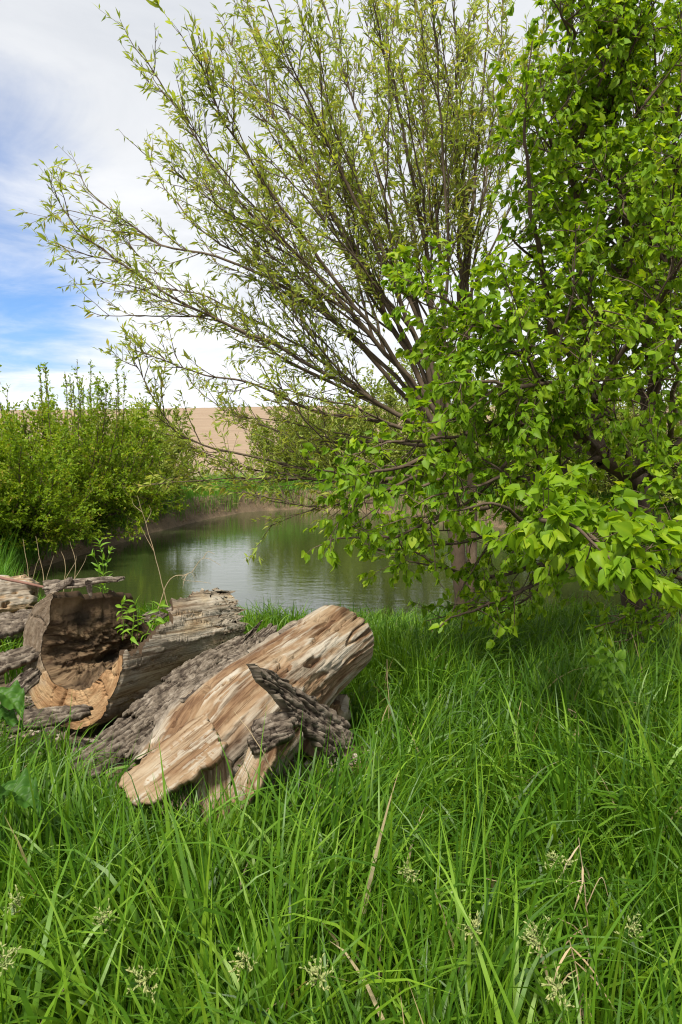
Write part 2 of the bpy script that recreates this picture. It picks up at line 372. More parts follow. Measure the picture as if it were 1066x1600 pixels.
M['rot'] = wood_mat('rotten_wood', [(0.3, (0.022, 0.015, 0.010)), (0.5, (0.085, 0.05, 0.026)), (0.72, (0.20, 0.125, 0.065))],
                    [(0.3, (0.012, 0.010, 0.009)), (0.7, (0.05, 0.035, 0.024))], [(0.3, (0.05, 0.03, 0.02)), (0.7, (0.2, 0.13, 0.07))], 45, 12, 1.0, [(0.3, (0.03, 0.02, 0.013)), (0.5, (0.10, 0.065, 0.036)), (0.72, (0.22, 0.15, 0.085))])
M['bark'] = wood_mat('bark', BARK, BARK, BARK, 60, 14, 1.0)
M['splinter'] = wood_mat('splinter', GREY, GREY, GREY)
M['brown_log'] = wood_mat('brown_log', [(0.3, (0.13, 0.075, 0.04)), (0.5, (0.29, 0.20, 0.115)), (0.72, (0.42, 0.33, 0.22))], BARK, [(0.3, (0.2, 0.14, 0.08)), (0.7, (0.36, 0.29, 0.2))])
def frame(a):
    a = unit(a); u = unit(np.array((0, 0, 1.0)) - a * a[2]); return a, u, np.cross(a, u)
def qgrid(n, m, wrap=False):
    i = np.arange(n - 1)[:, None] * m; j = np.arange(m if wrap else m - 1)[None]; j2 = (j + 1) % m
    return np.stack([i + j, i + j2, i + m + j2, i + m + j], -1).reshape(-1, 4)
def terr(x, k):
    f = x * k; i = np.floor(f); return (i + sstep(0.72, 1.0, f - i)) / k
def log_mesh(name, A, B, rA, rB, seed, barkf, N=230, Mth=190, cap=14, flare=None, amp=1.0, bend=0.0, ragged=0.0, rag_end=0.0, sag=0.0):
    """weathered log from A to B (world); returns mesh with origin at A"""
    A, B = np.asarray(A, float), np.asarray(B, float); L = np.linalg.norm(B - A); a, u, w = frame(B - A)
    s = np.linspace(0, 1, N); th = np.linspace(0, 2 * math.pi, Mth, endpoint=False) + math.pi    # the seam lies underneath
    S, TH = np.meshgrid(s, th, indexing='ij')
    base = rA + (rB - rA) * S
    if flare is not None: base = base * flare(S, TH)
    cyl = np.stack([np.cos(TH) * base, np.sin(TH) * base, S * L], -1)
    k = seed * 7.7
    lob = fbm(cyl * np.array((2.2, 2.2, 0.8)) + k, 3)
    strand = fbm(cyl * np.array((11, 11, 0.9)) + k + 3, 4)
    fine = fbm(cyl * np.array((42, 42, 4.5)) + k + 5, 3)
    plate = fbm(cyl * np.array((6, 6, 1.7)) + k + 8, 3)
    bk = np.clip(barkf(S, (TH + math.pi) % (2 * math.pi) - math.pi, plate), 0, 1)
    split = fbm(cyl * np.array((36, 36, 1.7)) + k + 15, 3)
    chipf = terr(0.62 * strand + 0.40 * plate, 6.0); chip2 = terr(split + 0.4 * fine, 4.0)
    crack = -sstep(0.0, 1.0, np.clip(1 - np.abs(fbm(cyl * np.array((9, 9, 0.9)) + k + 12, 3)) / 0.045, 0, 1))
    crack = np.minimum(crack, -0.8 * sstep(0.0, 1.0, np.clip(1 - np.abs(fbm(cyl * np.array((19, 19, 1.3)) + k + 31, 2)) / 0.05, 0, 1)) * sstep(-0.1, 0.1, fbm(cyl * np.array((4, 4, 1.2)) + k + 33, 2)))
    ridg = 1 - np.abs(fbm(cyl * np.array((17, 17, 6)) + k + 21, 3)) * 2
    disp = amp * ((1 - bk) * ((0.065 * chipf + 0.008 * chip2) * (1 - 0.6 * sstep(0.7, 1.0, S)) + 0.0015 * fine + 0.030 * crack) + bk * (0.018 + 0.016 * ridg + 0.004 * fine)) + 0.025 * lob * amp
    rr = base + disp
    off = np.zeros_like(S)
    if ragged: off = off - ragged * (1 - S) ** 6 * (0.2 + 1.5 * fbm(np.stack([np.cos(TH) * 7, np.sin(TH) * 7, 0 * S + k], -1), 5)) * 2
    if rag_end: off = off - rag_end * S ** 8 * (0.6 + 1.4 * fbm(np.stack([np.cos(TH) * 4, np.sin(TH) * 4, 0 * S + k + 9], -1), 4))
    rr = rr * (1 - 0.20 * sstep(0.93, 1.0, S) ** 2)
    ctr = (S * L + off)[..., None] * a + (bend * np.sin(S * math.pi) - sag * (1 - np.clip(S / 0.42, 0, 1)) ** 2)[..., None] * u
    V = ctr + rr[..., None] * (np.cos(TH)[..., None] * u + np.sin(TH)[..., None] * w)
    wuv = np.stack([TH * 0.5 * (rA + rB), S * L, 0 * S + k], -1)
    Vs, bks, cuts, uvs, qs = [V.reshape(-1, 3)], [bk.ravel()], [np.zeros(S.size)], [wuv.reshape(-1, 3)], [qgrid(N, Mth, True)]
    n0 = S.size
    for row, sgn in ((N - 1, 1), (0, -1)):                                # end faces: sawn, a little dished and cracked
        f = np.linspace(0.985, 0.0, cap)[:, None]
        ring = V[row][None]; cen = ring.mean(1, keepdims=True)
        W = cen + (ring - cen) * f[..., None]
        nz = fbm(W * 9 + k, 4)
        rad = np.linalg.norm(W - cen, axis=-1)
        W = W + a * (sgn * (0.010 * nz + 0.012 * (1 - f ** 3)) + (0.35 * (1 - f ** 2) * (1 + nz) if sgn < 0 and ragged else 0))[..., None]
        Vs.append(W.reshape(-1, 3)); m_ = W.shape[0] * Mth
        bks.append(np.zeros(m_)); cuts.append(np.ones(m_))
        uvs.append(np.stack([np.broadcast_to(th, rad.shape) * 0.1, rad * 0 + k, rad], -1).reshape(-1, 3))
        qq = qgrid(cap, Mth, True) + n0
        j = np.arange(Mth); j2 = (j + 1) % Mth
        bridge = np.stack([row * Mth + j, row * Mth + j2, n0 + j2, n0 + j], -1)
        if sgn < 0: qq = qq[:, ::-1]; bridge = bridge[:, ::-1]
        qs += [qq, bridge]; n0 += m_
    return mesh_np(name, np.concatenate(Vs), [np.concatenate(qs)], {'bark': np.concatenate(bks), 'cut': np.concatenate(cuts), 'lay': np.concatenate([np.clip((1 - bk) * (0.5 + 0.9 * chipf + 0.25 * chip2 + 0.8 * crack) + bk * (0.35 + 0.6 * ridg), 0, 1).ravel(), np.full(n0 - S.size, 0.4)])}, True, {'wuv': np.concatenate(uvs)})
def slab_mesh(name, L, W, th, curl, seed, taper=0.3, nl=70, nw=34, ridge=0.012, wood=False):
    """a broken plate of bark, long axis +X, outer face +Z"""
    x = np.linspace(-0.5, 0.5, nl); y = np.linspace(-0.5, 0.5, nw); X, Y = np.meshgrid(x, y, indexing='ij'); k = seed * 3.3
    half = 1 - taper * sstep(-0.5, 0.5, X) - 0.5 * np.clip(np.abs(X) - 0.40, 0, 1) / 0.1 * 0.5
    edge = 1 + 0.30 * fbm(np.stack([X * 7 * L / 0.4, np.sign(Y) * 3 + k, 0 * X], -1), 3)
    px = X * L + 0.10 * L * (np.abs(X) * 2) ** 4 * fbm(np.stack([np.sign(X) * 4 + k, Y * 6, 0 * X], -1), 3)
    py = Y * W * half * edge
    arc = -curl * (py / W) ** 2 * W + 0.02 * fbm(np.stack([px * 3, py * 3, 0 * X + k], -1), 2)
    P3 = np.stack([px * 6 + 0.6 * fbm(np.stack([px * 12, py * 12, 0 * X + k], -1), 2), py * 40, 0 * X + k], -1)
    fr = np.abs(fbm(P3, 2)); hh = terr(np.minimum(1, fr * 4.0), 4.0); rd = (hh - 0.6) * ridge * 1.3 + 0.15 * ridge * fbm(np.stack([px * 70, py * 70, 0 * X + k], -1), 2)
    cr_ = np.abs(fbm(np.stack([px * 30, py * 9, 0 * X + k + 7], -1), 2)); rd = rd - ridge * 0.6 * sstep(0.05, 0.0, cr_); hh = np.clip(0.12 + 0.8 * hh - 0.5 * sstep(0.06, 0.0, cr_), 0, 1)
    top = np.stack([px, py, arc + th * 0.5 + rd], -1); bot = np.stack([px, py, arc - th * 0.5 + 0.3 * rd], -1)
    V = np.concatenate([top.reshape(-1, 3), bot.reshape(-1, 3)]); n = nl * nw; q = qgrid(nl, nw)
    loop = np.concatenate([np.arange(nw), np.arange(1, nl) * nw + nw - 1, (nl - 1) * nw + np.arange(nw - 2, -1, -1), np.arange(nl - 2, 0, -1) * nw])
    l2 = np.roll(loop, -1)
    side = np.stack([loop, l2, l2 + n, loop + n], -1)
    uv = np.stack([np.tile(py.ravel(), 2), np.tile(px.ravel(), 2), np.full(2 * n, k)], -1)
    bk = np.zeros(2 * n) if wood else np.concatenate([np.ones(n), np.full(n, 0.2)])
    return mesh_np(name, V, [q[:, ::-1], q + n, side], {'bark': bk, 'cut': np.zeros(2 * n), 'lay': np.concatenate([(0.5 * hh if wood else hh).ravel(), np.full(n, 0.4)])}, True, {'wuv': uv})
def place(o, loc, xdir, ndir):
    """set o so that its +X runs along xdir and +Z near ndir"""
    x = unit(xdir); z = unit(np.asarray(ndir, float) - x * (x @ np.asarray(ndir, float))); y = np.cross(z, x)
    o.matrix_world = Matrix(((x[0], y[0], z[0], loc[0]), (x[1], y[1], z[1], loc[1]), (x[2], y[2], z[2], loc[2]), (0, 0, 0, 1)))
    return o

# pale log propped up, sawn end to the side of the willow
LA, LB = P(262, 1218, 2.58), P(543, 990, 3.78)
def bark_pale(S, TH, plate):
    d = np.degrees(TH)
    side = sstep(-36, -48, d) * sstep(-150, -130, d) * sstep(0.93, 0.80, S + 0.12 * plate)
    low = sstep(0.22, 0.12, S + 0.2 * plate) * sstep(40, 70, d) * 0.9
    return np.clip(side * sstep(-0.25, -0.15, plate) + low, 0, 1)
def flare_pale(S, TH):
    return (1 + 0.28 * np.exp(-((S - 0.30) / 0.20) ** 2) * (0.5 + 0.5 * np.cos(TH - 1.9))) * (0.80 + 0.20 * sstep(0.0, 0.2, S))
pale = empty('fallen_log', LA)
tag(pale, 'pale barkless log propped up with its round sawn end raised above the grass', 'log', 'logs in the pile')
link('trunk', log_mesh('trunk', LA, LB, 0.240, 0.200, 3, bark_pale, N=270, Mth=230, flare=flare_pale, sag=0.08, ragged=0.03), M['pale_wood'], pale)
a_, u_, w_ = frame(LB - LA); LL = np.linalg.norm(LB - LA)
for i, (s0, deg, ln, wd, roll) in enumerate([(0.36, -50, 0.46, 0.11, 0.1), (0.46, -66, 0.55, 0.12, -0.2), (0.58, -52, 0.40, 0.085, 0.1), (0.66, -72, 0.50, 0.11, 0.0),
                                             (0.34, -74, 0.44, 0.13, 0.2), (0.80, -46, 0.28, 0.06, 0.0), (0.50, -88, 0.60, 0.15, 0.1), (0.42, -100, 0.60, 0.16, 0.0), (0.72, -98, 0.5, 0.14, 0.0)]):
    r_ = 0.240 - 0.054 * s0 + 0.016; an = R(deg)
    n_ = math.cos(an) * u_ + math.sin(an) * w_
    o = link('bark_strip', slab_mesh('bark_strip', ln, wd, 0.02, 0.9, 20 + i, 0.15, 60, 20), M['bark'], pale)
    o.matrix_parent_inverse = Matrix.Identity(4)
    place(o, a_ * s0 * LL + n_ * r_, a_ + 0.06 * roll * w_, n_)

# hollow trough-shaped log
HA, HB = P(112, 1022, 3.72), P(318, 985, 4.75)
ha, hu, hw = frame(HB - HA); HL = np.linalg.norm(HB - HA)
hollow = empty('hollow_log', HA)
tag(hollow, 'hollow rotten log open along its top, with a dark ring-shaped sawn face', 'log', 'logs in the pile')
def hollow_parts():
    N, MO, MI, RO, = 150, 150, 110, 0.385
    s = np.linspace(0, 1, N)
    line = lambda x0, c: fbm(np.stack([x0, 0 * x0 + c, 0 * x0], -1), 4)
    phR = np.radians(80 - 52 * sstep(0.0, 0.8, s) + 16 * line(s * 7, 3.0) + 10 * line(s * 30, 8.0) + 6 * np.exp(-s * 20))    # wall toward the pale log
    phL = np.radians(331 - 8 * sstep(0.0, 0.5, s) - 70 * sstep(0.45, 1.0, s) + 16 * line(s * 6, 5.0) + 3 * line(s * 22, 2.0))
    def arc(lo, hi, m): return lo[:, None] + (hi - lo)[:, None] * np.linspace(0, 1, m)[None]
    PO = arc(phR, phL, MO); S = np.broadcast_to(s[:, None], PO.shape)
    Rb = RO * (1 - 0.10 * S)
    def cylc(ph, r, sc): return np.stack([np.cos(ph) * r, np.sin(ph) * r, sc * HL], -1)
    c = cylc(PO, Rb, S)
    strand = fbm(c * np.array((12, 12, 1.4)) + 31, 4); plate = fbm(c * np.array((6, 6, 2.0)) + 35, 3); fine = fbm(c * np.array((40, 40, 5)) + 37, 3)
    ridg = 1 - np.abs(fbm(c * np.array((17, 17, 6)) + 41, 3)) * 2
    deg = np.degrees(PO)
    bk = sstep(128, 142, deg + 34 * plate + 20 * strand) * sstep(-0.35, -0.2, plate + 0.4 * strand)
    bk = np.clip(bk, 0, 1) * sstep(0.02, 0.45, phL[:, None] - PO)
    crack = -sstep(0, 1, np.clip(1 - np.abs(fbm(c * np.array((8, 8, 0.9)) + 43, 3)) / 0.03, 0, 1))
    ro = Rb + 0.03 * fbm(c * np.array((2, 2, 0.8)) + 33, 3) + (1 - bk) * (0.010 * sstep(0.05, 0.1, strand + plate) + 0.004 * fine + 0.016 * crack) + bk * (0.02 + 0.018 * ridg)
    ro = ro * (1 - 0.03 * (1 - sstep(0, 0.02, S)))
    end = (0.10 * line(PO.ravel() * 3, 6.0).reshape(PO.shape) + 0.10 * line(PO.ravel() * 14, 7.0).reshape(PO.shape)) * sstep(0.6, 1.0, S)
    def world(ph, r, sc): return (sc * HL)[..., None] * ha + r[..., None] * (np.cos(ph)[..., None] * hu + np.sin(ph)[..., None] * hw)
    VO = world(PO, ro, S + end / HL * 2.0)
    # inner surface, from the left lip back to the right lip
    PI_ = arc(phL, phR, MI); S2 = np.broadcast_to(s[:, None], PI_.shape)
    degI = np.degrees(PI_)
    thick = 0.145 + 0.05 * np.exp(-((degI - 180) / 50) ** 2) - 0.030 * sstep(130, 85, degI)
    lip = np.minimum(np.arange(MI), np.arange(MI)[::-1])[None] / 10.0
    thick = thick * (0.30 + 0.70 * sstep(0, 1, np.clip(lip, 0, 1)))
    ri0 = RO * (1 - 0.1 * S2) - thick
    ci = cylc(PI_, ri0, S2)
    rot = fbm(ci * np.array((9, 9, 5)) + 51, 5); cell = np.abs(fbm(ci * np.array((22, 22, 14)) + 55, 3)); lay = fbm(ci * np.array((20, 20, 2.0)) + 57, 3)
    deepen = sstep(0.0, 0.10, S2)
    lw = sstep(0.0, 2.2, lip); ri = ri0 + lw * (deepen * (0.085 * rot - 0.075 * cell + 0.05 * terr(lay, 4.0) - 0.035 * np.abs(fbm(ci * np.array((50, 50, 34)) + 59, 2))) + 0.02 * rot + 0.010 * cell)
    ri = np.minimum(ri, RO * (1 - 0.1 * S2) - 0.012)
    VI = world(PI_, ri, S2 + 0.0)
    nO, nI = PO.size, PI_.size
    V = np.concatenate([VO.reshape(-1, 3), VI.reshape(-1, 3)])
    q = [qgrid(N, MO), qgrid(N, MI) + nO]
    i = np.arange(N - 1)
    q.append(np.stack([i * MO + MO - 1, nO + i * MI, nO + (i + 1) * MI, (i + 1) * MO + MO - 1], -1))
    q.append(np.stack([nO + i * MI + MI - 1, i * MO, (i + 1) * MO, nO + (i + 1) * MI + MI - 1], -1))
    uvO = np.stack([PO * RO, S * HL, 0 * S + 2.2], -1).reshape(-1, 3); uvI = np.stack([PI_ * 0.25, S2 * HL, 0 * S2 + 9.2], -1).reshape(-1, 3)
    outer = [x for x in (VO.reshape(-1, 3), q[0], bk.ravel(), uvO)]
    shell = mesh_np('shell', np.concatenate([outer[0]]), [outer[1]], {'bark': outer[2], 'cut': np.zeros(nO), 'lay': np.clip((1 - bk) * (0.55 + 0.5 * plate + 0.4 * strand + 0.8 * crack) + bk * (0.35 + 0.6 * ridg), 0, 1).ravel()}, True, {'wuv': uvO})
    # rotten inside plus lips
    VI2 = np.concatenate([VO[:, -1], VI.reshape(-1, 3), VO[:, 0]])
    qi = [qgrid(N, MI) + N]
    qi.append(np.stack([i, N + i * MI, N + (i + 1) * MI, i + 1], -1)); e0 = N + nI
    qi.append(np.stack([N + i * MI + MI - 1, e0 + i, e0 + i + 1, N + (i + 1) * MI + MI - 1], -1))
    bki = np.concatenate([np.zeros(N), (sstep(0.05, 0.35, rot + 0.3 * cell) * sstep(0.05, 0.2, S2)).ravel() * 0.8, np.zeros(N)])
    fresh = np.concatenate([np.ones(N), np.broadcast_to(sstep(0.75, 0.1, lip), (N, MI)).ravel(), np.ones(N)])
    uvi = np.concatenate([np.zeros((N, 3)) + np.stack([phL * RO, s * HL, 0 * s], -1), uvI, np.stack([phR * RO, s * HL, 0 * s], -1)])
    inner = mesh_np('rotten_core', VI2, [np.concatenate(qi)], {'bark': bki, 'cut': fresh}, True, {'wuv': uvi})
    # sawn face
    K = 26; f = np.linspace(0, 1, K)[:, None] * np.ones((1, MO))
    phf = PO[0][None] + 0 * f
    rin = np.interp(PO[0], PI_[0][::-1], ri[0][::-1])
    rf = ro[0][None] * (1 - f) + rin[None] * f
    depth = 0.012 * fbm(np.stack([np.cos(phf) * 40, np.sin(phf) * 40, f * 3], -1), 2) * 0.3
    crackf = np.zeros_like(phf)
    for pc, wdt in ((188, 0.016), (152, 0.010), (205, 0.006), (236, 0.007), (265, 0.006), (120, 0.009), (300, 0.006), (170, 0.005), (100, 0.012)):
        cc = np.radians(pc) + 0.05 * np.sin(f * 5 + pc)
        crackf = crackf + np.exp(-((phf - cc) / (wdt * (0.5 + f))) ** 2)
    sc = (-0.004 + depth + 0.06 * np.clip(crackf, 0, 1) * sstep(0.0, 0.15, f) - 0.02 * (1 - f) * 0) / HL
    chip = 0.05 * np.clip(fbm(np.stack([np.cos(phf) * 5, np.sin(phf) * 5, f * 2 + 3], -1), 3), 0, 1) * sstep(0.55, 1.0, f) * sstep(200, 140, np.degrees(phf))
    VF = world(phf, rf, sc + chip / HL)
    uvf = np.stack([phf * 0.12, 0 * phf + 1.0, rf], -1).reshape(-1, 3)
    dark = sstep(215, 262, np.degrees(phf) + 25 * fbm(np.stack([phf * 6, f * 4, 0 * phf], -1), 3))
    face = mesh_np('sawn_face', VF.reshape(-1, 3), [qgrid(K, MO)], {'bark': (0.9 * dark).ravel(), 'cut': (1 - 0.88 * dark).ravel(), 'lay': (0.62 - 0.22 * dark).ravel()}, True, {'wuv': uvf})
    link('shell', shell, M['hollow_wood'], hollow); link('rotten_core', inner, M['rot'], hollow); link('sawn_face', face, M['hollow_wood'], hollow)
hollow_parts()

# the log behind, brown and flaking
BA, BB = P(-190, 985, 4.5), P(66, 945, 5.05)
back = empty('flaking_log', BA)
tag(back, 'brown flaking log lying behind the hollow log with a stick across it', 'log', 'logs in the pile')
link('trunk', log_mesh('trunk', BA, BB, 0.27, 0.25, 9, lambda S, TH, p: sstep(0.15, 0.25, p) * 0.6, 150, 130, amp=1.6, rag_end=0.12), M['brown_log'], back)
o = link('stick', None, None)
bpy.data.objects.remove(o)
mb = MB(); pts = np.array([P(-40, 893, 4.35), P(10, 905, 4.33), P(45, 912, 4.3), P(84, 921, 4.26)]); mb.tube(pts, [0.011, 0.010, 0.009, 0.008], 8)
M['stick'] = rough_mat('reddish_stick', [(0.3, (0.12, 0.06, 0.045)), (0.7, (0.22, 0.12, 0.09))], 12, 0.3, 60)
tag(mb.build('stick', M['stick']), 'thin straight reddish brown stick resting across the flaking log', 'stick')
# low root half buried in the grass and the chunk that props the pale log
RA, RB = P(455, 1205, 2.72), P(640, 1120, 3.35)
root = empty('root', RA); tag(root, 'pale half buried root beside the leaning bark slab', 'root')
RA[2] = 0.03; RB[2] = 0.02; root.location = RA
link('wood', log_mesh('wood', RA, RB, 0.085, 0.06, 14, lambda S, TH, p: 0 * S, 110, 70, 8, amp=0.6, bend=0.05), M['pale_wood'], root)
KA, KB = P(468, 1118, 3.45), P(548, 1075, 3.6); KA[2] = 0.05
chunk = empty('wood_chunk', KA); tag(chunk, 'short broken chunk of wood propping the raised end of the pale log', 'wood chunk')
KB = KA + np.array((0.16, 0.10, 0.30))
link('wood', log_mesh('wood', KA, KB, 0.16, 0.12, 17, lambda S, TH, p: sstep(0.1, 0.2, p), 80, 80, 10, amp=1.5, rag_end=0.15), M['pale_wood'], chunk)

# loose bark slabs
def bark_thing(label, L, W, th, curl, seed, loc, xd, nd, taper=0.3, ridge=0.012):
    o = link('bark_slab', slab_mesh('bark_slab', L, W, th, curl, seed, taper, ridge=ridge), M['bark'])
    place(o, loc, xd, nd); return tag(o, label, 'bark slab', 'loose bark round the logs')
s0, s1 = P(540, 1160, 2.80), P(398, 1040, 2.55)
bark_thing('thick furrowed bark slab leaning on the pale log, narrowing to a broken tip', np.linalg.norm(s1 - s0), 0.17, 0.05, 0.5, 31, (s0 + s1) / 2 + np.array((0, -.02, 0)), s1 - s0, (0.45, -0.75, 0.5), 0.72, 0.02)
bark_thing('small grey bark piece lying at the foot of the leaning bark slab', 0.19, 0.09, 0.035, 0.5, 32, P(432, 1130, 2.62), (0.9, 0.35, 0.25), (0, -0.5, 0.85), 0.3, 0.016)
bark_thing('rounded bark piece in front of the leaning slab, beside the wood chips', 0.17, 0.08, 0.04, 0.6, 33, P(424, 1152, 2.52), (0.95, 0.3, 0.2), (0.1, -0.6, 0.8), 0.3, 0.016)
bark_thing('flat pale chip of bark lying crosswise in the cleft between the two sawn logs', 0.14, 0.035, 0.012, 0.2, 34, P(378, 1024, 3.32), (0.95, 0.1, 0.05), (-0.1, -0.5, 0.85), 0.2, 0.004)
bark_thing('thin grey leaf-shaped bark flake hanging on the lip of the hollow log', 0.105, 0.045, 0.008, 0.2, 35, P(140, 920, 4.02), (0.08, 0.0, -1), (0.2, -1, 0.1), 0.5, 0.003)
bark_thing('ragged sheet of dry bark lying along the top of the hollow log', 0.46, 0.11, 0.014, 0.5, 36, P(132, 908, 4.18), (1, 0.25, 0.02), (0, -0.35, 1), 0.55, 0.008)
bark_thing('dark peeling bark curl standing beside the dry bark sheet', 0.17, 0.10, 0.012, 0.9, 37, P(92, 914, 4.12), (0.8, 0.2, 0.45), (-0.3, -0.5, 0.8), 0.4, 0.006)
bark_thing('broad grey bark slab lying flat below the flaking log', 0.42, 0.26, 0.03, 0.3, 38, P(5, 975, 4.15), (0.8, 0.5, 0.1), (0.1, -0.35, 0.95), 0.3)
bark_thing('long split bark slab on the ground beside the dark rim of the hollow log', 0.46, 0.17, 0.03, 0.35, 39, P(10, 1030, 3.75), (0.7, 0.7, 0.1), (0.2, -0.4, 0.9), 0.4)
bark_thing('tilted bark slab behind the big dock leaves', 0.36, 0.14, 0.03, 0.35, 40, P(15, 1085, 3.35), (0.5, 0.8, 0.45), (0.3, -0.6, 0.8), 0.4)
bark_thing('bark slab wedged under the sawn ring of the hollow log', 0.40, 0.12, 0.03, 0.4, 41, P(75, 1120, 3.35), (0.95, 0.15, 0.12), (0, -0.5, 0.9), 0.4)
bark_thing('curved bark slab at the far end of the hollow log by the bank grass', 0.34, 0.09, 0.016, 0.6, 42, P(262, 955, 4.85), (0.9, 0.2, 0.22), (0.2, -0.6, 0.8), 0.6)
bark_thing('narrow bark point sticking up at the end of the hollow log wall', 0.22, 0.07, 0.014, 0.4, 43, P(392, 992, 4.25), (0.5, 0.3, 0.6), (0.4, -0.9, 0.2), 0.8)
for (x0, y0, d0, x1, y1, d1, wd, sd, lab) in [
        (330, 1195, 2.50, 338, 1300, 2.42, 0.15, 51, 'broad grey splinter of wood sloping from the foot of the pale log into the grass'),
        (322, 1150, 2.48, 212, 1232, 2.36, 0.22, 52, 'split wood slab lying along the foot of the pale log, over the grass'),
        (412, 1170, 2.52, 372, 1248, 2.44, 0.12, 53, 'narrow wood slab at the foot of the pale log, next to the rounded bark piece')]:
    p0, p1 = P(x0, y0, d0), P(x1, y1, d1)
    o = link('wood_slab', slab_mesh('wood_slab', np.linalg.norm(p1 - p0) * 1.25, wd, 0.03, 0.35, sd, 0.25, ridge=0.004, wood=True), M['pale_wood'])
    place(o, (p0 + p1) / 2, p1 - p0, (-0.15, -0.6, 0.85)); tag(o, lab, 'wood slab', 'split wood at the foot of the pale log')
for i, (x_, y_, d_, ln, wd, tl) in enumerate([(215, 1150, 3.05, 0.55, 0.13, 0.2), (250, 1120, 3.2, 0.60, 0.14, 0.3), (290, 1085, 3.35, 0.60, 0.13, 0.25), (335, 1052, 3.55, 0.55, 0.12, 0.3), (372, 1030, 3.75, 0.5, 0.11, 0.3),
                                               (225, 1115, 3.4, 0.5, 0.15, 0.1), (275, 1070, 3.6, 0.6, 0.15, 0.15), (325, 1030, 3.85, 0.6, 0.13, 0.2), (395, 1005, 4.0, 0.45, 0.11, 0.25), (180, 1165, 2.95, 0.40, 0.14, 0.1)]):
    bark_thing('long grey bark strip lying in the cleft between the hollow log and the pale log', ln, wd, 0.025, 0.5, 60 + i, P(x_, y_, d_), a_ + np.array((0, 0, RNG.normal(0, 0.06))) + 0.12 * RNG.normal() * w_, (0.15 - tl, -0.55, 0.85), 0.25, 0.013)
def chips(name, label, spots, n, seed, mat):
    rg = np.random.default_rng(seed); Vs, Q, K = [], [], 0
    box = np.array([(x, y, z) for x in (-1, 1) for y in (-1, 1) for z in (-1, 1)], float) * 0.5
    fq = np.array([(0, 1, 3, 2), (4, 6, 7, 5), (0, 4, 5, 1), (2, 3, 7, 6), (0, 2, 6, 4), (1, 5, 7, 3)])
    for i in range(n):
        c, r = spots[rg.integers(len(spots))]
        x, y = rg.normal(c[0], r * 0.5), rg.normal(c[1], r * 0.5)
        dim = np.array((rg.uniform(0.02, 0.085), rg.uniform(0.010, 0.03), rg.uniform(0.004, 0.012)))
        az, tl = rg.uniform(0, 6.28), rg.normal(0, 0.35)
        m = np.array(Matrix.Rotation(az, 3, 'Z') @ Matrix.Rotation(tl, 3, 'Y') @ Matrix.Rotation(rg.normal(0, 0.4), 3, 'X'))
        Vs.append((box * dim * (1 + 0.25 * rg.normal(size=(8, 3)))) @ m.T + np.array((x, y, float(hgt(x, y)) + 0.015 + 0.03 * rg.random())))
        Q.append(fq + K); K += 8
    V = np.concatenate(Vs); uv = V[:, [0, 1, 2]] + np.repeat(rg.random((n, 1)) * 5, 8, 0)
    o = link(name, mesh_np(name, V, [np.concatenate(Q)], {'bark': np.repeat((rg.random(n) < 0.35) * 1.0, 8), 'cut': np.zeros(len(V))}, False, {'wuv': uv}), mat)
    return tag(o, label, 'wood chips', kind='stuff')
chips('wood_chips', 'litter of wood chips and bark crumbs round the logs', [(P(450, 1175, 2.75), 0.22), (P(520, 1130, 3.2), 0.25), (P(30, 1090, 3.5), 0.35), (P(120, 1140, 3.4), 0.25), (P(0, 1010, 4.0), 0.35), (P(350, 1130, 3.0), 0.3), (P(500, 1180, 2.8), 0.2)], 900, 4, M['pale_wood'])

# ------------------------------------------------------------------ grass
def blades(xy, L, wid, lean, bend, az, rnd, seg, zoff=0.0, twist=None):
    """vectorised blades: arrays of n; returns V, quads, rnd"""
    n = len(L); s = np.linspace(0, 1, seg + 1)
    th = lean[:, None] + bend[:, None] * s[None] ** 1.5
    ds = L[:, None] / seg
    h = np.concatenate([np.zeros((n, 1)), np.cumsum(np.sin(th[:, :-1]) * ds, 1)], 1)
    v = np.concatenate([np.zeros((n, 1)), np.cumsum(np.cos(th[:, :-1]) * ds, 1)], 1)
    ca, sa = np.cos(az), np.sin(az)
    side = RNG.normal(0, 0.06, n)[:, None] * L[:, None] * s[None] ** 2
    cx = xy[:, 0, None] + h * ca[:, None] - side * sa[:, None]; cyy = xy[:, 1, None] + h * sa[:, None] + side * ca[:, None]
    z0 = hgt(xy[:, 0], xy[:, 1]) - 0.01 + zoff
    cz = z0[:, None] + v
    wp = np.clip(1.15 * (1 - s ** 2.2) * (0.55 + 0.45 * np.minimum(1, s * 5)), 0.03, 1)
    tw = (RNG.normal(0, 0.5, n) if twist is None else twist)[:, None] + RNG.normal(0, 0.5, n)[:, None] * s[None]
    w = 0.5 * wid[:, None] * wp[None]
    # width direction: across the lean, twisted about the blade's own run
    wx = -sa[:, None] * np.cos(tw) + ca[:, None] * np.cos(th) * np.sin(tw)
    wy = ca[:, None] * np.cos(tw) + sa[:, None] * np.cos(th) * np.sin(tw)
    wz = -np.sin(th) * np.sin(tw)
    Cc = np.stack([cx, cyy, cz], -1); Wd = np.stack([wx, wy, wz], -1) * w[..., None]
    V = np.stack([Cc - Wd, Cc + Wd], 2)
    base = (np.arange(n) * (seg + 1) * 2)[:, None] + (np.arange(seg) * 2)[None]
    q = np.stack([base, base + 1, base + 3, base + 2], -1).reshape(-1, 4)
    return V.reshape(-1, 3), q, np.repeat(rnd, (seg + 1) * 2)
def cap_dist(x, y, A, B):
    ex, ey = B[0] - A[0], B[1] - A[1]; t = np.clip(((x - A[0]) * ex + (y - A[1]) * ey) / (ex * ex + ey * ey), 0, 1)
    return np.hypot(x - A[0] - t * ex, y - A[1] - t * ey)
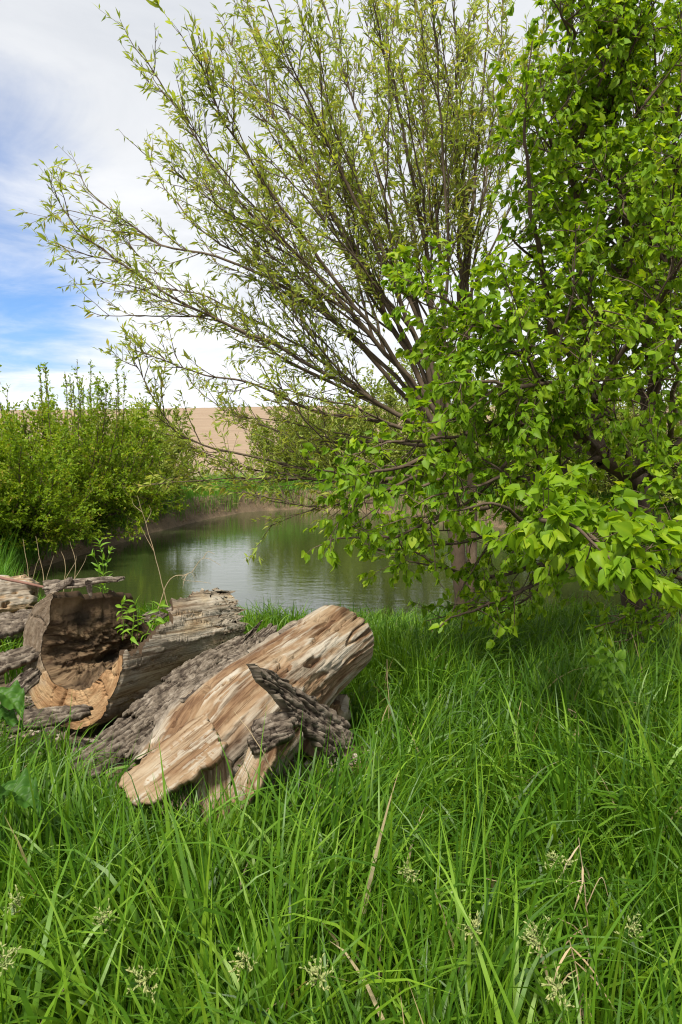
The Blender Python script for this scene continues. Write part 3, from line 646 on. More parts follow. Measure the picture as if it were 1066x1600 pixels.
def in_capsule(x, y, A, B, r):
    ex, ey = B[0] - A[0], B[1] - A[1]; t = np.clip(((x - A[0]) * ex + (y - A[1]) * ey) / (ex * ex + ey * ey), 0, 1)
    return np.hypot(x - A[0] - t * ex, y - A[1] - t * ey) < r
def log_zone(x, y):
    z = in_capsule(x, y, LA + 0.20 * (LB - LA), LA + 0.75 * (LB - LA), 0.24) | in_capsule(x, y, HA, HB, 0.34) | in_capsule(x, y, BA, BB, 0.25)
    for c, r in ((P(455, 1165, 2.85), 0.20), (P(520, 1120, 3.25), 0.20), (P(30, 1080, 3.55), 0.30), (P(0, 1010, 4.1), 0.42), (P(230, 1110, 3.3), 0.36), (P(240, 1090, 3.6), 0.36), (P(330, 1040, 3.8), 0.32), (P(395, 1000, 4.1), 0.2), (P(90, 1135, 3.4), 0.25)):
        z |= np.hypot(x - c[0], y - c[1]) < r
    return z
def meadow(n_tuft, per, y0, y1, seg, lo, hi, wlo, whi, seed, tr=0.05):
    rg = np.random.default_rng(seed)
    # tufts denser nearer the camera are not needed: uniform in area inside the view wedge plus a margin
    ty = np.sqrt(rg.uniform((y0 + 1.0) ** 2, (y1 + 1.0) ** 2, n_tuft)) - 1.0
    tx = rg.uniform(-1, 1, n_tuft) * (0.62 * ty + 0.75)
    patch = fbm(np.stack([tx * 0.9, ty * 0.9, 0 * tx + seed], -1), 3)
    taz = rg.uniform(0, 6.283, n_tuft); tl = rg.uniform(0.75, 1.15, n_tuft) * (1 + 0.45 * patch)
    k = np.repeat(np.arange(n_tuft), per); n = len(k)
    ang = rg.uniform(0, 6.283, n); rad = tr * np.sqrt(rg.random(n)) * 1.6
    x = tx[k] + rad * np.cos(ang); y = ty[k] + rad * np.sin(ang)
    keep = (pond_sd(x, y) < -0.18) & ~log_zone(x, y) & (y > 1.05)
    x, y, k, ang, rad = x[keep], y[keep], k[keep], ang[keep], rad[keep]; n = len(x)
    L = rg.uniform(lo, hi, n) * tl[k]
    bank = sstep(4.4, 5.9, y); L *= 1 - 0.45 * bank
    near = np.minimum(cap_dist(x, y, LA, LB), cap_dist(x, y, HA, HB)); L *= 0.50 + 0.50 * sstep(0.3, 1.05, near + 0.15 * patch[k] + 0.45 * sstep(0.0, 0.5, x) + 0.6 * sstep(2.95, 2.45, y))
    shade = sstep(0.8, 2.4, x) * sstep(3.2, 4.6, y)
    flow = 7.0 * fbm(np.stack([x * 0.55, y * 0.55, 0 * x + 3.0], -1), 2)
    az = np.where(rg.random(n) < 0.40, ang, np.where(rg.random(n) < 0.4, taz[k], flow)) + rg.normal(0, 0.4, n)
    lean = np.abs(rg.normal(0.13, 0.14, n)); arch = rg.random(n)
    bend = np.where(arch < 0.58, rg.uniform(1.3, 2.6, n), np.where(arch < 0.82, rg.uniform(0.5, 1.3, n), rg.uniform(0.0, 0.5, n)))
    L = np.where(rg.random(n) < 0.12, L * 1.18, L); wid = rg.uniform(wlo, whi, n) * (0.7 + 0.3 * L / hi)
    tone = np.clip(rg.normal(0.42, 0.20, n) + 0.30 * patch[k] + 0.10 * rg.normal(size=n_tuft)[k], 0.0, 0.92)
    dead = rg.random(n) < 0.007; tone = np.where(dead, rg.uniform(0.95, 1.0, n), tone)
    return blades(np.stack([x, y], -1), L, wid, lean, bend, az, tone, seg)
parts = [meadow(2300, 14, 1.15, 4.0, 6, 0.30, 0.62, 0.007, 0.0155, 21), meadow(3000, 11, 4.0, 6.7, 6, 0.26, 0.52, 0.006, 0.013, 22),
         meadow(1000, 10, 1.15, 4.0, 5, 0.12, 0.34, 0.003, 0.007, 23)]
_rg = np.random.default_rng(77); _n = 800
_xy = np.stack([_rg.uniform(-1.05, -0.28, _n), _rg.uniform(2.0, 2.42, _n)], -1)
parts.append(blades(_xy, _rg.uniform(0.28, 0.50, _n), _rg.uniform(0.006, 0.014, _n), np.abs(_rg.normal(0.12, 0.1, _n)), _rg.uniform(0.3, 2.0, _n), _rg.uniform(0, 6.283, _n), np.clip(_rg.normal(0.45, 0.2, _n), 0, 0.92), 7))
def join_blades(name, parts, mat, label):
    K, Vs, Q, A_ = 0, [], [], []
    for V, q, a in parts: Vs.append(V); Q.append(q + K); A_.append(a); K += len(V)
    o = link(name, mesh_np(name, np.concatenate(Vs), [np.concatenate(Q)], {'rnd': np.concatenate(A_)}), mat)
    return tag(o, label, 'grass', kind='stuff')
join_blades('meadow_grass', parts, M['grass'], 'tall green meadow grass filling the near bank round the logs')
def far_blades(n, seed, box, cond, lo, hi, wlo, whi, seg=3, dark=0.0, hang=False):
    rg = np.random.default_rng(seed)
    x = rg.uniform(box[0], box[1], n); y = rg.uniform(box[2], box[3], n); sd = pond_sd(x, y)
    k = cond(x, y, sd); x, y = x[k], y[k]; n = len(x)
    pt = fbm(np.stack([x * 0.8, y * 0.8, 0 * x], -1), 3)
    L = rg.uniform(lo, hi, n) * (1 + 0.6 * pt)
    if hang: lean, bend = np.full(n, 1.2), rg.uniform(0.9, 1.6, n)
    else: lean, bend = np.abs(rg.normal(0.12, 0.12, n)), rg.uniform(0.1, 1.5, n)
    az = rg.uniform(0, 6.283, n) if not hang else np.arctan2(13.0 - y, 2.0 - x) + rg.normal(0, 0.5, n)
    return blades(np.stack([x, y], -1), L, rg.uniform(wlo, whi, n), lean, bend, az, np.clip(rg.normal(0.5 - dark, 0.2, n) + 0.5 * pt, 0, 1), seg)
join_blades('bank_grass', [far_blades(64000, 31, (-5, 9.5, 13.4, 25.6), lambda x, y, s: (s < np.where(x > -2.2, -0.03, -0.10)) & (x > -0.42 * y) & (s > -6), 0.25, 0.62, 0.009, 0.019, 2),
                           far_blades(42000, 32, (-9, -2.5, 7.5, 17), lambda x, y, s: (s < -0.12) & (s > -3.5), 0.3, 0.75, 0.008, 0.016, 2, 0.15)],
            M['far_grass'], 'bright green grass along the far bank of the pond')
join_blades('bank_thatch', [far_blades(30000, 33, (-5.5, 6, 9, 23), lambda x, y, s: (s < -0.10) & (s > -0.32), 0.12, 0.34, 0.006, 0.014, 3, 0.0, True)],
            M['thatch'], 'dead brown grass hanging over the eroded pond edge')

# ------------------------------------------------------------------ leaves
def leaf_template(kind):
    """leaf along +X, width Y, face +Z; unit length"""
    if kind == 'willow':
        xs_, ws = np.array((0, 0.3, 0.65, 1.0)), np.array((0.02, 0.115, 0.105, 0.004)); dz, fold = -0.10, 0.25
    elif kind == 'small':
        xs_, ws = np.array((0, 0.45, 1.0)), np.array((0.03, 0.26, 0.01)); dz, fold = -0.10, 0.3
    elif kind == 'lance':
        xs_, ws = np.array((0, 0.15, 0.4, 0.7, 1.0)), np.array((0.015, 0.10, 0.155, 0.10, 0.003)); dz, fold = -0.28, 0.3
    else:
        xs_, ws = np.array((0, 0.10, 0.30, 0.55, 0.80, 1.0)), np.array((0.02, 0.20, 0.33, 0.29, 0.13, 0.004)); dz, fold = -0.26, 0.32
    if kind == 'broad_full':
        xs_ = np.array((0, 0.04, 0.10, 0.18, 0.28, 0.40, 0.52, 0.64, 0.76, 0.87, 0.94, 1.0))
        ws = np.array((0.015, 0.12, 0.225, 0.30, 0.345, 0.355, 0.335, 0.285, 0.205, 0.105, 0.045, 0.003)) * np.array((1, 1.04, .97, 1.04, .97, 1.03, .97, 1.04, .96, 1.05, 1, 1))
        V = np.array([(x + 0.03 * abs(c) * math.cos(3 * x), w * c, dz * x * x + fold * w * abs(c) ** 1.4 + 0.02 * math.sin(9 * x + 2 * c) * abs(c)) for x, w in zip(xs_, ws) for c in (-1, -0.5, 0, 0.5, 1)])
        return V, qgrid(len(xs_), 5)
    rows = []
    for x, w in zip(xs_, ws):
        z = dz * x * x
        rows += [(x, -w, z + fold * w), (x, 0, z), (x, w, z + fold * w)]
    V = np.array(rows); n = len(xs_)
    return V, qgrid(n, 3)
TEMPL = {k: leaf_template(k) for k in ('willow', 'small', 'lance', 'broad', 'broad_full')}
LIGHT = {'small': (np.array([(0, 0, 0), (0.45, -0.27, 0.06), (0.45, 0.27, 0.06), (1, 0, -0.1)]), np.array([(0, 1, 3), (0, 3, 2)])),
         'willow': (np.array([(0, 0, 0), (0.42, -0.12, 0.03), (0.42, 0.12, 0.03), (1, 0, -0.1), (0.42, 0, -0.02)]), np.array([(0, 1, 4), (1, 3, 4), (4, 3, 2), (0, 4, 2)])),
         'broad': (np.array([(0, 0, 0), (0.22, -0.30, 0.09), (0.22, 0, -0.01), (0.22, 0.30, 0.09), (0.60, -0.27, 0.0), (0.60, 0, -0.09), (0.60, 0.27, 0.0), (1, 0, -0.26)]),
                   np.array([(0, 1, 2), (0, 2, 3), (1, 4, 5), (1, 5, 2), (2, 5, 6), (2, 6, 3), (4, 7, 5), (5, 7, 6)]))}
LIGHT['lance'] = LIGHT['willow']
def leaf_frames(D, Nn, roll):
    x = unit(D); z = unit(Nn - x * np.sum(x * Nn, 1, keepdims=True)); y = np.cross(z, x)
    return np.stack([x, y * np.cos(roll)[:, None] + z * np.sin(roll)[:, None], -y * np.sin(roll)[:, None] + z * np.cos(roll)[:, None]], -1)
def leaf_cloud(kind, pos, Rm, size, rnd):
    T0, q0 = LIGHT[kind]; n, k = len(pos), len(T0)
    tv = np.broadcast_to(T0, (n, k, 3)).copy()
    tv[..., 2] = tv[..., 2] * RNG.uniform(0.2, 2.2, (n, 1)) + (RNG.normal(0, 0.10, (n, 1)) * tv[..., 0] * np.sign(tv[..., 1]) if kind in ('broad', 'lance') else 0)
    tv[..., 1] *= RNG.uniform(0.8, 1.2, (n, 1))
    V = np.einsum('nij,nkj->nki', Rm, tv) * size[:, None, None] + pos[:, None]
    q = (np.arange(n) * k)[:, None, None] + q0[None]
    return V.reshape(-1, 3), q.reshape(-1, 3), np.clip(np.repeat(rnd, k) + 0.16 * np.tile(np.abs(T0[:, 1]) < 0.01, n), 0, 1)
LEAFV = {}
def leaf_variants(kind, mat, n=14):
    if (kind, mat.name) not in LEAFV:
        T0, q0 = TEMPL['broad_full' if kind == 'broad' else kind]; out = []; nc = 5 if kind == 'broad' else 3
        for i in range(n):
            tv = T0.copy(); tv[:, 2] = tv[:, 2] * random.uniform(0.3, 2.0); tv[:, 1] *= random.uniform(0.85, 1.15)
            tv[:, 2] += random.gauss(0, 0.25) * tv[:, 0] * tv[:, 1] * 2 - random.uniform(0, 0.25) * tv[:, 0] ** 3; tv[:, 1] += random.gauss(0, 0.07) * tv[:, 0] ** 2
            me = mesh_np('leaf', tv, [q0], {'rnd': np.clip(0.15 + 0.75 * i / n + 0.25 * (np.arange(len(tv)) % nc == nc // 2), 0, 1)}); me.materials.append(mat); out.append(me)
        LEAFV[(kind, mat.name)] = out
    return LEAFV[(kind, mat.name)]
def put_leaves(thing, org, kind, mat, pos, D, Nn, size, rnd, singles=300, crown='crown', roll=0.35):
    """the leaves that show largest become parts of their own; the rest are one crown"""
    pos, D, Nn = np.asarray(pos), np.asarray(D), np.asarray(Nn); n = len(pos)
    Rm = leaf_frames(D, Nn, RNG.normal(0, roll, n))
    px_, py_, dep = pix(pos)
    score = np.where((px_ > 0) & (px_ < 1066) & (py_ > 0) & (py_ < 1600), size / np.maximum(dep, 0.5), 0)
    pick = np.zeros(n, bool)
    if singles: pick[np.argsort(-score)[:singles]] = True
    pick &= score > 0
    var = leaf_variants(kind, mat) if singles else None
    for i in np.nonzero(pick)[0]:
        o = bpy.data.objects.new('leaf', var[min(13, int(rnd[i] * 14))]); C.objects.link(o); o.parent = thing
        m = Rm[i] * size[i]; p = pos[i] - org
        o.matrix_basis = Matrix(((m[0, 0], m[0, 1], m[0, 2], p[0]), (m[1, 0], m[1, 1], m[1, 2], p[1]), (m[2, 0], m[2, 1], m[2, 2], p[2]), (0, 0, 0, 1)))
    k = ~pick
    if k.any():
        V, q, a = leaf_cloud(kind, pos[k] - org, Rm[k], size[k], rnd[k])
        link(crown, mesh_np(crown, V, [q], {'rnd': a}), mat, thing, 'stuff')

# ------------------------------------------------------------------ branches
def spline(pts, n):
    """Catmull-Rom through pts, n samples"""
    p = np.asarray(pts, float); p = np.concatenate([[2 * p[0] - p[1]], p, [2 * p[-1] - p[-2]]]); m = len(p) - 3
    t = np.linspace(0, m, n); i = np.minimum(t.astype(int), m - 1); f = (t - i)[:, None]
    a, b_, c, d = p[i], p[i + 1], p[i + 2], p[i + 3]
    return 0.5 * (2 * b_ + (c - a) * f + (2 * a - 5 * b_ + 4 * c - d) * f ** 2 + (3 * b_ - a - 3 * c + d) * f ** 3)
def wob(c, amp, seed, f=2.5):
    n = len(c); L = np.concatenate([[0], np.cumsum(np.linalg.norm(np.diff(c, axis=0), axis=1))])
    e_ = np.stack([fbm(np.stack([L * f, 0 * L + seed + k * 5.1, 0 * L], -1), 3) for k in range(3)], -1)
    return c + amp * e_ * np.minimum(1, L / 0.15)[:, None]
def sprout(base, d, length, up, n=6, jit=0.10):
    """a twig that leaves along d and bends toward up"""
    p = [np.asarray(base, float)]; d = unit(d); st = length / (n - 1)
    for i in range(n - 1):
        d = unit(d + up / (n - 1) + RNG.normal(0, jit, 3)); p.append(p[-1] + d * st)
    return np.array(p)
def off_dir(t, ang):
    r = unit(RNG.normal(size=3)); s = unit(r - t * (r @ t)); return math.cos(ang) * t + math.sin(ang) * s
UP = np.array((0, 0, 1.0))

def off_crown(p):
    """the side of the broad crown that faces the willow is thin and ragged above head height"""
    return p[2] > 2.9 and p[0] < 1.0 * p[1] / 4.6 + 0.45 * float(fbm(np.array((p[2] * 1.9, 3.0, p[1] * 0.8)), 3)) + RNG.normal(0, 0.05)
def grow_limb(mb, curve, r0, r1, spec, sites, k=7, level=0):
    """limb plus twigs and twiglets into mb; appends (pos, dir) leaf sites"""
    n = len(curve); mb.tube(curve, r1 + (r0 - r1) * (1 - np.linspace(0, 1, n)) ** 1.25, k, rough=0.03)
    L = np.concatenate([[0], np.cumsum(np.linalg.norm(np.diff(curve, axis=0), axis=1))]); tot = L[-1]
    m = max(2, int((1 - spec['t0']) * tot / spec['gap']))
    for s in np.sort(RNG.uniform(spec['t0'], 1.0, m)) * tot:
        i = min(n - 2, np.searchsorted(L, s) - 1 if s > 0 else 0); i = max(i, 0)
        f = (s - L[i]) / max(L[i + 1] - L[i], 1e-6); b0 = curve[i] * (1 - f) + curve[i + 1] * f
        t = unit(curve[i + 1] - curve[i])
        ln = RNG.uniform(*spec['len']) * (0.6 + 0.7 * (1 - s / tot))
        tw = sprout(b0, off_dir(t, R(RNG.uniform(*spec['ang']))), ln, UP * spec['up'], 6, spec.get('jit', 0.10))
        if spec.get('edge') and off_crown(tw[-1]): continue
        rb = min(r0 * 0.45, 0.0035 + 0.006 * ln); mb.tube(tw if not spec.get('far') else tw[[0, 2, 5]], np.linspace(rb, 0.0014, 6 if not spec.get('far') else 3), 3)
        leafy(tw, spec, sites)
        for _ in range(RNG.poisson(spec['sub'])):
            j = RNG.integers(1, 5); t2 = unit(tw[j + 1] - tw[j])
            w2 = sprout(tw[j], off_dir(t2, R(RNG.uniform(25, 55))), RNG.uniform(*spec['sublen']), UP * spec['up'] * 0.7, 4, 0.12)
            if not spec.get('far'): mb.tube(w2[[0, 1, 3]], np.linspace(0.0025, 0.001, 3), 3)
            leafy(w2, spec, sites)
    leafy(curve[int(n * 0.75):], spec, sites)
    if spec.get('fork') and level == 0:
        for _ in range(RNG.poisson(spec['fork'] * tot)):
            i = int(n * RNG.uniform(0.18, 0.72)); t = unit(curve[i + 1] - curve[i]); fr = i / n
            ln = RNG.uniform(0.35, 0.75) * (tot - L[i]) + 0.2
            c2 = wob(sprout(curve[i], off_dir(t, R(RNG.uniform(*spec['fang']))), ln, UP * spec['fup'], 16, 0.05), 0.03, RNG.uniform(0, 90))
            if spec.get('edge') and off_crown(c2[-1]): continue
            grow_limb(mb, c2, max(0.006, (r0 + (r1 - r0) * fr) * 0.62), 0.003, dict(spec, t0=0.12), sites, 5, 1)
def leafy(tw, spec, sites):
    L = np.concatenate([[0], np.cumsum(np.linalg.norm(np.diff(tw, axis=0), axis=1))])
    m = RNG.poisson(L[-1] / spec['leafgap'] * (1 - spec['bare'])) + spec.get('tip', 0)
    if m == 0: return
    s = spec['bare'] * L[-1] + RNG.random(m) ** spec.get('pow', 1.0) * (1 - spec['bare']) * L[-1]
    if spec.get('tip'): s[:spec['tip']] = L[-1] * RNG.uniform(0.9, 1.0, spec['tip'])
    i = np.clip(np.searchsorted(L, s) - 1, 0, len(tw) - 2); f = ((s - L[i]) / np.maximum(L[i + 1] - L[i], 1e-6))[:, None]
    sites.append((tw[i] * (1 - f) + tw[i + 1] * f, unit(tw[i + 1] - tw[i])))
def dress(thing, org, sites, kind, mat, size, droop, spread, singles, upn=1.0, clumps=0.25, offset=0.0):
    pos = np.concatenate([s[0] for s in sites]); d = np.concatenate([s[1] for s in sites]); n = len(pos)
    D = d + spread * RNG.normal(size=(n, 3)) - droop * UP
    Nn = upn * UP + 0.6 * RNG.normal(size=(n, 3)) + 0.25 * np.array(sun_dir)
    sz = RNG.uniform(*size, n) * (0.75 + 0.5 * RNG.random(n))
    rnd = np.clip(0.45 + RNG.normal(0, 0.22, n) + clumps * 1.6 * fbm(pos * 1.8, 2), 0, 1)
    if offset: pos = pos + unit(D) * offset
    put_leaves(thing, org, kind, mat, pos, D, Nn, sz, rnd, singles)

# ------------------------------------------------------------------ willow on the near bank
WB = P(722, 985, 6.15); WB[2] = float(hgt(WB[0], WB[1])) - 0.05
willow = empty('willow_tree', WB)
tag(willow, 'tall willow with many thin fanning stems and sparse young leaves at the water edge', 'tree')
def build_willow():
    mb = MB(WB)
    tr = wob(spline([WB, P(721, 930, 6.15), P(714, 850, 6.12), P(703, 770, 6.1), P(694, 700, 6.1), P(690, 640, 6.1)], 26), 0.03, 1.0)
    mb.tube(tr, np.linspace(0.075, 0.050, 26), 14, rough=0.05); mb.build('trunk', M['dark_bark'], willow)
    mb = MB(WB)
    tr2 = wob(spline([WB + np.array((.05, 0.03, 0)), P(735, 900, 6.2), P(738, 800, 6.25), P(735, 690, 6.3), P(728, 560, 6.35)], 26), 0.03, 2.0)
    mb.tube(tr2, np.linspace(0.055, 0.040, 26), 10, rough=0.05); mb.build('trunk', M['dark_bark'], willow)
    F0 = (690, 705)
    L = [  # pixel guide points with depth at the end, base radius
        ([(690, 690), (625, 650), (545, 604), (440, 545), (310, 485), (185, 410), (115, 350), (72, 285)], 5.5, .042),
        ([(692, 680), (640, 600), (560, 500), (470, 405), (385, 325), (320, 235), (245, 120), (215, 68)], 5.6, .044),
        ([(690, 660), (600, 485), (520, 335), (430, 185), (380, 100), (338, 28)], 6.6, .046),
        ([(692, 650), (640, 505), (560, 325), (480, 155), (400, -40)], 5.2, .046),
        ([(690, 640), (652, 475), (600, 300), (540, 120), (485, -70)], 7.0, .044),
        ([(692, 650), (672, 440), (640, 255), (595, 55), (560, -90)], 5.4, .044),
        ([(700, 640), (690, 435), (672, 255), (652, 60), (640, -90)], 6.6, .042),
        ([(728, 600), (718, 430), (716, 250), (712, 50), (705, -90)], 5.8, .040),
        ([(728, 590), (730, 430), (745, 250), (760, 60), (772, -90)], 6.6, .042),
        ([(728, 610), (724, 440), (736, 200), (742, -90)], 7.3, .040),
        ([(730, 600), (736, 470), (752, 330), (772, 160), (790, -60)], 6.3, .030),
        ([(692, 690), (605, 662), (490, 640), (400, 604), (300, 580), (205, 545)], 5.2, .036),
        ([(696, 735), (620, 748), (540, 742), (470, 733), (395, 712), (310, 692), (262, 660), (210, 560)], 5.5, .040),
        ([(696, 740), (600, 752), (505, 748), (420, 738), (340, 712), (285, 690)], 5.9, .030),
        ([(692, 685), (600, 635), (500, 562), (400, 502), (285, 455), (180, 458)], 6.6, .034),
        ([(690, 680), (612, 592), (520, 500), (430, 430), (330, 370), (262, 300), (228, 236)], 6.9, .040),
        ([(690, 660), (604, 540), (510, 420), (425, 300), (350, 190), (312, 95)], 5.0, .038),
        ([(692, 660), (640, 540), (580, 430), (500, 290), (430, 130), (385, 0)], 7.4, .038),
        ([(690, 640), (660, 520), (600, 390), (545, 250), (490, 100), (455, -40)], 6.2, .036),
        ([(700, 640), (680, 520), (650, 390), (615, 200), (600, 0), (590, -90)], 7.6, .036),
        ([(696, 745), (620, 775), (530, 790), (450, 785), (380, 768)], 5.5, .024),
        ([(694, 700), (610, 690), (520, 690), (430, 672), (350, 640), (300, 600)], 7.2, .030),
        ([(696, 690), (690, 560), (700, 400), (690, 200), (675, 0), (670, -90)], 4.9, .034),
        ([(692, 670), (590, 560), (480, 470), (370, 410), (250, 380), (150, 310), (122, 272)], 6.1, .036),
        ([(690, 650), (630, 520), (545, 380), (470, 250), (400, 170), (345, 120)], 6.0, .034)]
    spec = dict(t0=0.24, gap=0.095, len=(0.20, 0.62), ang=(16, 46), up=0.45, sub=2.1, sublen=(0.08, 0.24), leafgap=0.034, bare=0.12, pow=0.8, fork=0.8, fang=(9, 26), fup=0.16)
    sites = []
    for i, (g, dend, r0) in enumerate(L):
        n = len(g); pts = [P(x, y, 6.12 + (dend - 6.12) * (j / (n - 1)) ** 1.2) for j, (x, y) in enumerate(g)]
        c = wob(spline(pts, 34), 0.045, 10 + i)
        m_ = MB(WB); grow_limb(m_, c, r0 * 0.62, 0.003, spec, sites); m_.build('limb', M['willow_bark'], willow)
    dress(willow, WB, sites, 'willow', M['willow_leaf'], (0.052, 0.088), 0.30, 0.55, 300, 0.9, 0.2)
    return sum(len(a[0]) for a in sites)
n_w = build_willow()

# ------------------------------------------------------------------ broad-leaved tree
TB = P(1005, 1000, 5.35); TB[2] = float(hgt(TB[0], TB[1])) - 0.05
broad = empty('broadleaf_tree', TB)
tag(broad, 'dense broad-leaved tree with drooping bright leaf sprays and dark crooked limbs', 'tree')
def build_broad():
    mb = MB(TB)
    tr = wob(spline([TB, P(992, 900, 5.35), P(984, 830, 5.3), P(996, 790, 5.3), P(985, 745, 5.2), P(940, 712, 5.1)], 26), 0.03, 41)
    mb.tube(tr, np.linspace(0.13, 0.075, 26), 12, rough=0.05); mb.build('trunk', M['dark_bark'], broad)
    L = [
        ([(945, 715, 5.1), (890, 668, 4.9), (830, 655, 4.7), (760, 672, 4.4), (680, 705, 4.1), (600, 738, 3.8), (495, 738, 3.5)], .050),
        ([(940, 712, 5.1), (925, 600, 5.2), (912, 480, 5.2), (900, 300, 5.0), (888, 120, 4.8), (895, -60, 4.7)], .052),
        ([(996, 780, 5.3), (1020, 600, 5.3), (1040, 400, 5.2), (1058, 200, 5.1), (1066, -60, 5.0)], .060),
        ([(890, 668, 4.9), (872, 560, 4.8), (850, 440, 4.6), (828, 300, 4.3), (818, 180, 4.1), (832, 62, 4.0)], .030),
        ([(925, 600, 5.2), (870, 520, 5.0), (850, 430, 4.8), (815, 390, 4.6), (790, 370, 4.4)], .026),
        ([(984, 830, 5.3), (930, 795, 4.8), (880, 800, 4.4), (830, 812, 4.0), (770, 790, 3.7), (700, 800, 3.5)], .034),
        ([(984, 850, 5.3), (930, 800, 4.3), (880, 820, 3.2), (930, 850, 2.7), (1000, 880, 2.45)], .026),
        ([(984, 850, 5.3), (900, 790, 4.0), (850, 810, 3.0), (900, 830, 2.6), (965, 900, 2.4)], .020),
        ([(992, 900, 5.35), (900, 880, 5.0), (800, 893, 4.8), (720, 900, 4.7), (660, 870, 4.6), (560, 850, 4.5)], .028),
        ([(900, 880, 5.0), (800, 930, 4.5), (740, 955, 4.2), (690, 978, 3.9)], .018),
        ([(996, 780, 5.3), (1040, 700, 4.5), (1055, 600, 3.8), (1045, 520, 3.4)], .030),
        ([(985, 745, 5.2), (950, 640, 4.6), (850, 600, 4.1), (760, 600, 3.8), (690, 598, 3.5)], .030),
        ([(872, 560, 4.8), (780, 510, 4.4), (710, 480, 4.1), (650, 448, 3.9)], .020),
        ([(1020, 600, 5.3), (985, 400, 5.1), (962, 200, 4.9), (940, 60, 4.7), (905, -10, 4.6)], .036),
        ([(996, 780, 5.3), (1090, 640, 5.4), (1120, 400, 5.5), (1130, 100, 5.5)], .050),
        ([(992, 880, 5.3), (1050, 890, 4.8), (1085, 930, 4.3), (1060, 985, 4.0)], .026),
        ([(992, 880, 5.3), (1030, 930, 5.0), (980, 960, 4.7), (930, 985, 4.5)], .022),
        ([(940, 712, 5.1), (880, 740, 4.6), (810, 745, 4.2), (740, 760, 3.9), (650, 790, 3.7)], .026),
        ([(912, 480, 5.2), (950, 350, 5.5), (1000, 200, 5.7), (1020, 30, 5.8)], .030),
        ([(925, 600, 5.2), (1000, 520, 4.6), (1050, 440, 4.2), (1080, 380, 3.9)], .024),
        ([(900, 300, 5.0), (860, 230, 4.7), (845, 190, 4.5), (825, 160, 4.3)], .016),
        ([(890, 668, 4.9), (820, 590, 5.2), (780, 540, 5.5), (770, 480, 5.7)], .022),
        ([(925, 600, 5.2), (960, 560, 5.8), (900, 430, 6.2), (850, 330, 6.4)], .026),
        ([(985, 745, 5.2), (1060, 720, 4.3), (1090, 780, 3.6), (1050, 830, 3.3)], .024),
        ([(1040, 400, 5.2), (990, 330, 4.7), (950, 300, 4.4), (930, 240, 4.2)], .018),
        ([(888, 120, 4.8), (900, 60, 4.6), (880, 20, 4.4), (890, -30, 4.3)], .014),
        ([(985, 745, 5.2), (900, 700, 5.9), (800, 690, 6.4), (720, 700, 6.6)], .026),
        ([(992, 900, 5.35), (900, 830, 5.7), (820, 800, 6.0), (760, 810, 6.1)], .024),
        ([(940, 712, 5.1), (870, 620, 4.4), (820, 560, 4.0), (800, 470, 3.9)], .022),
        ([(1058, 200, 5.1), (1000, 130, 4.8), (970, 60, 4.7), (960, -20, 4.6)], .020),
        ([(930, 800, 4.9), (830, 835, 4.6), (720, 845, 4.4), (630, 862, 4.3)], .018),
        ([(840, 655, 4.7), (760, 760, 4.4), (680, 820, 4.2), (600, 850, 4.1)], .016),
        ([(830, 655, 4.7), (730, 680, 4.3), (610, 690, 4.0), (530, 715, 3.8)], .016),
        ([(760, 672, 4.4), (660, 740, 4.0), (575, 770, 3.8), (500, 775, 3.6)], .014),
        ([(770, 790, 3.8), (680, 815, 3.8), (580, 835, 3.8), (505, 850, 3.8)], .014),
        ([(992, 900, 5.3), (1060, 930, 4.9), (1020, 985, 4.6), (950, 1000, 4.5)], .022)]
    spec = dict(t0=0.16, gap=0.080, len=(0.16, 0.50), ang=(30, 75), up=0.10, sub=2.6, sublen=(0.07, 0.22), leafgap=0.040, bare=0.2, pow=0.6, edge=True, tip=4, jit=0.16, fork=1.5, fang=(25, 60), fup=0.1)
    sites, near = [], []
    thin = {5: 1.1, 8: 1.5, 9: 1.4, 15: 0.9, 16: 0.9, 30: 1.3, 31: 1.3, 32: 1.2, 33: 1.1, 34: 1.2, 35: 0.8, 17: 1.0, 27: 1.8}; full = (1, 2, 3, 4, 13, 18, 19, 20, 22, 24, 25, 28, 29)
    for i, (g, r0) in enumerate(L):
        c = wob(spline([P(*p) for p in g], 30), 0.07, 60 + i); sp = spec
        if i in thin: sp = dict(spec, gap=spec['gap'] * thin[i], sub=1.5, fork=0.5)
        if i in full: sp = dict(spec, fork=3.0, gap=0.062)
        if i in (6, 7): sp = dict(spec, t0=0.62, gap=0.042, len=(0.10, 0.26), sub=1.3, fork=0, leafgap=0.036)
        m_ = MB(TB); grow_limb(m_, c, r0, 0.004, sp, near if i in (6, 7) else sites); m_.build('limb', M['dark_bark'], broad)
    nn_ = len(sites); dress(broad, TB, sites, 'broad', M['broad_leaf'], (0.036, 0.064), 0.75, 0.55, 100, 0.8, 0.25)
    dress(broad, TB, near, 'broad', M['broad_leaf'], (0.048, 0.080), 0.7, 0.6, 200, 1.0, 0.2)
    return sum(len(a[0]) for a in sites)
n_b = build_broad()

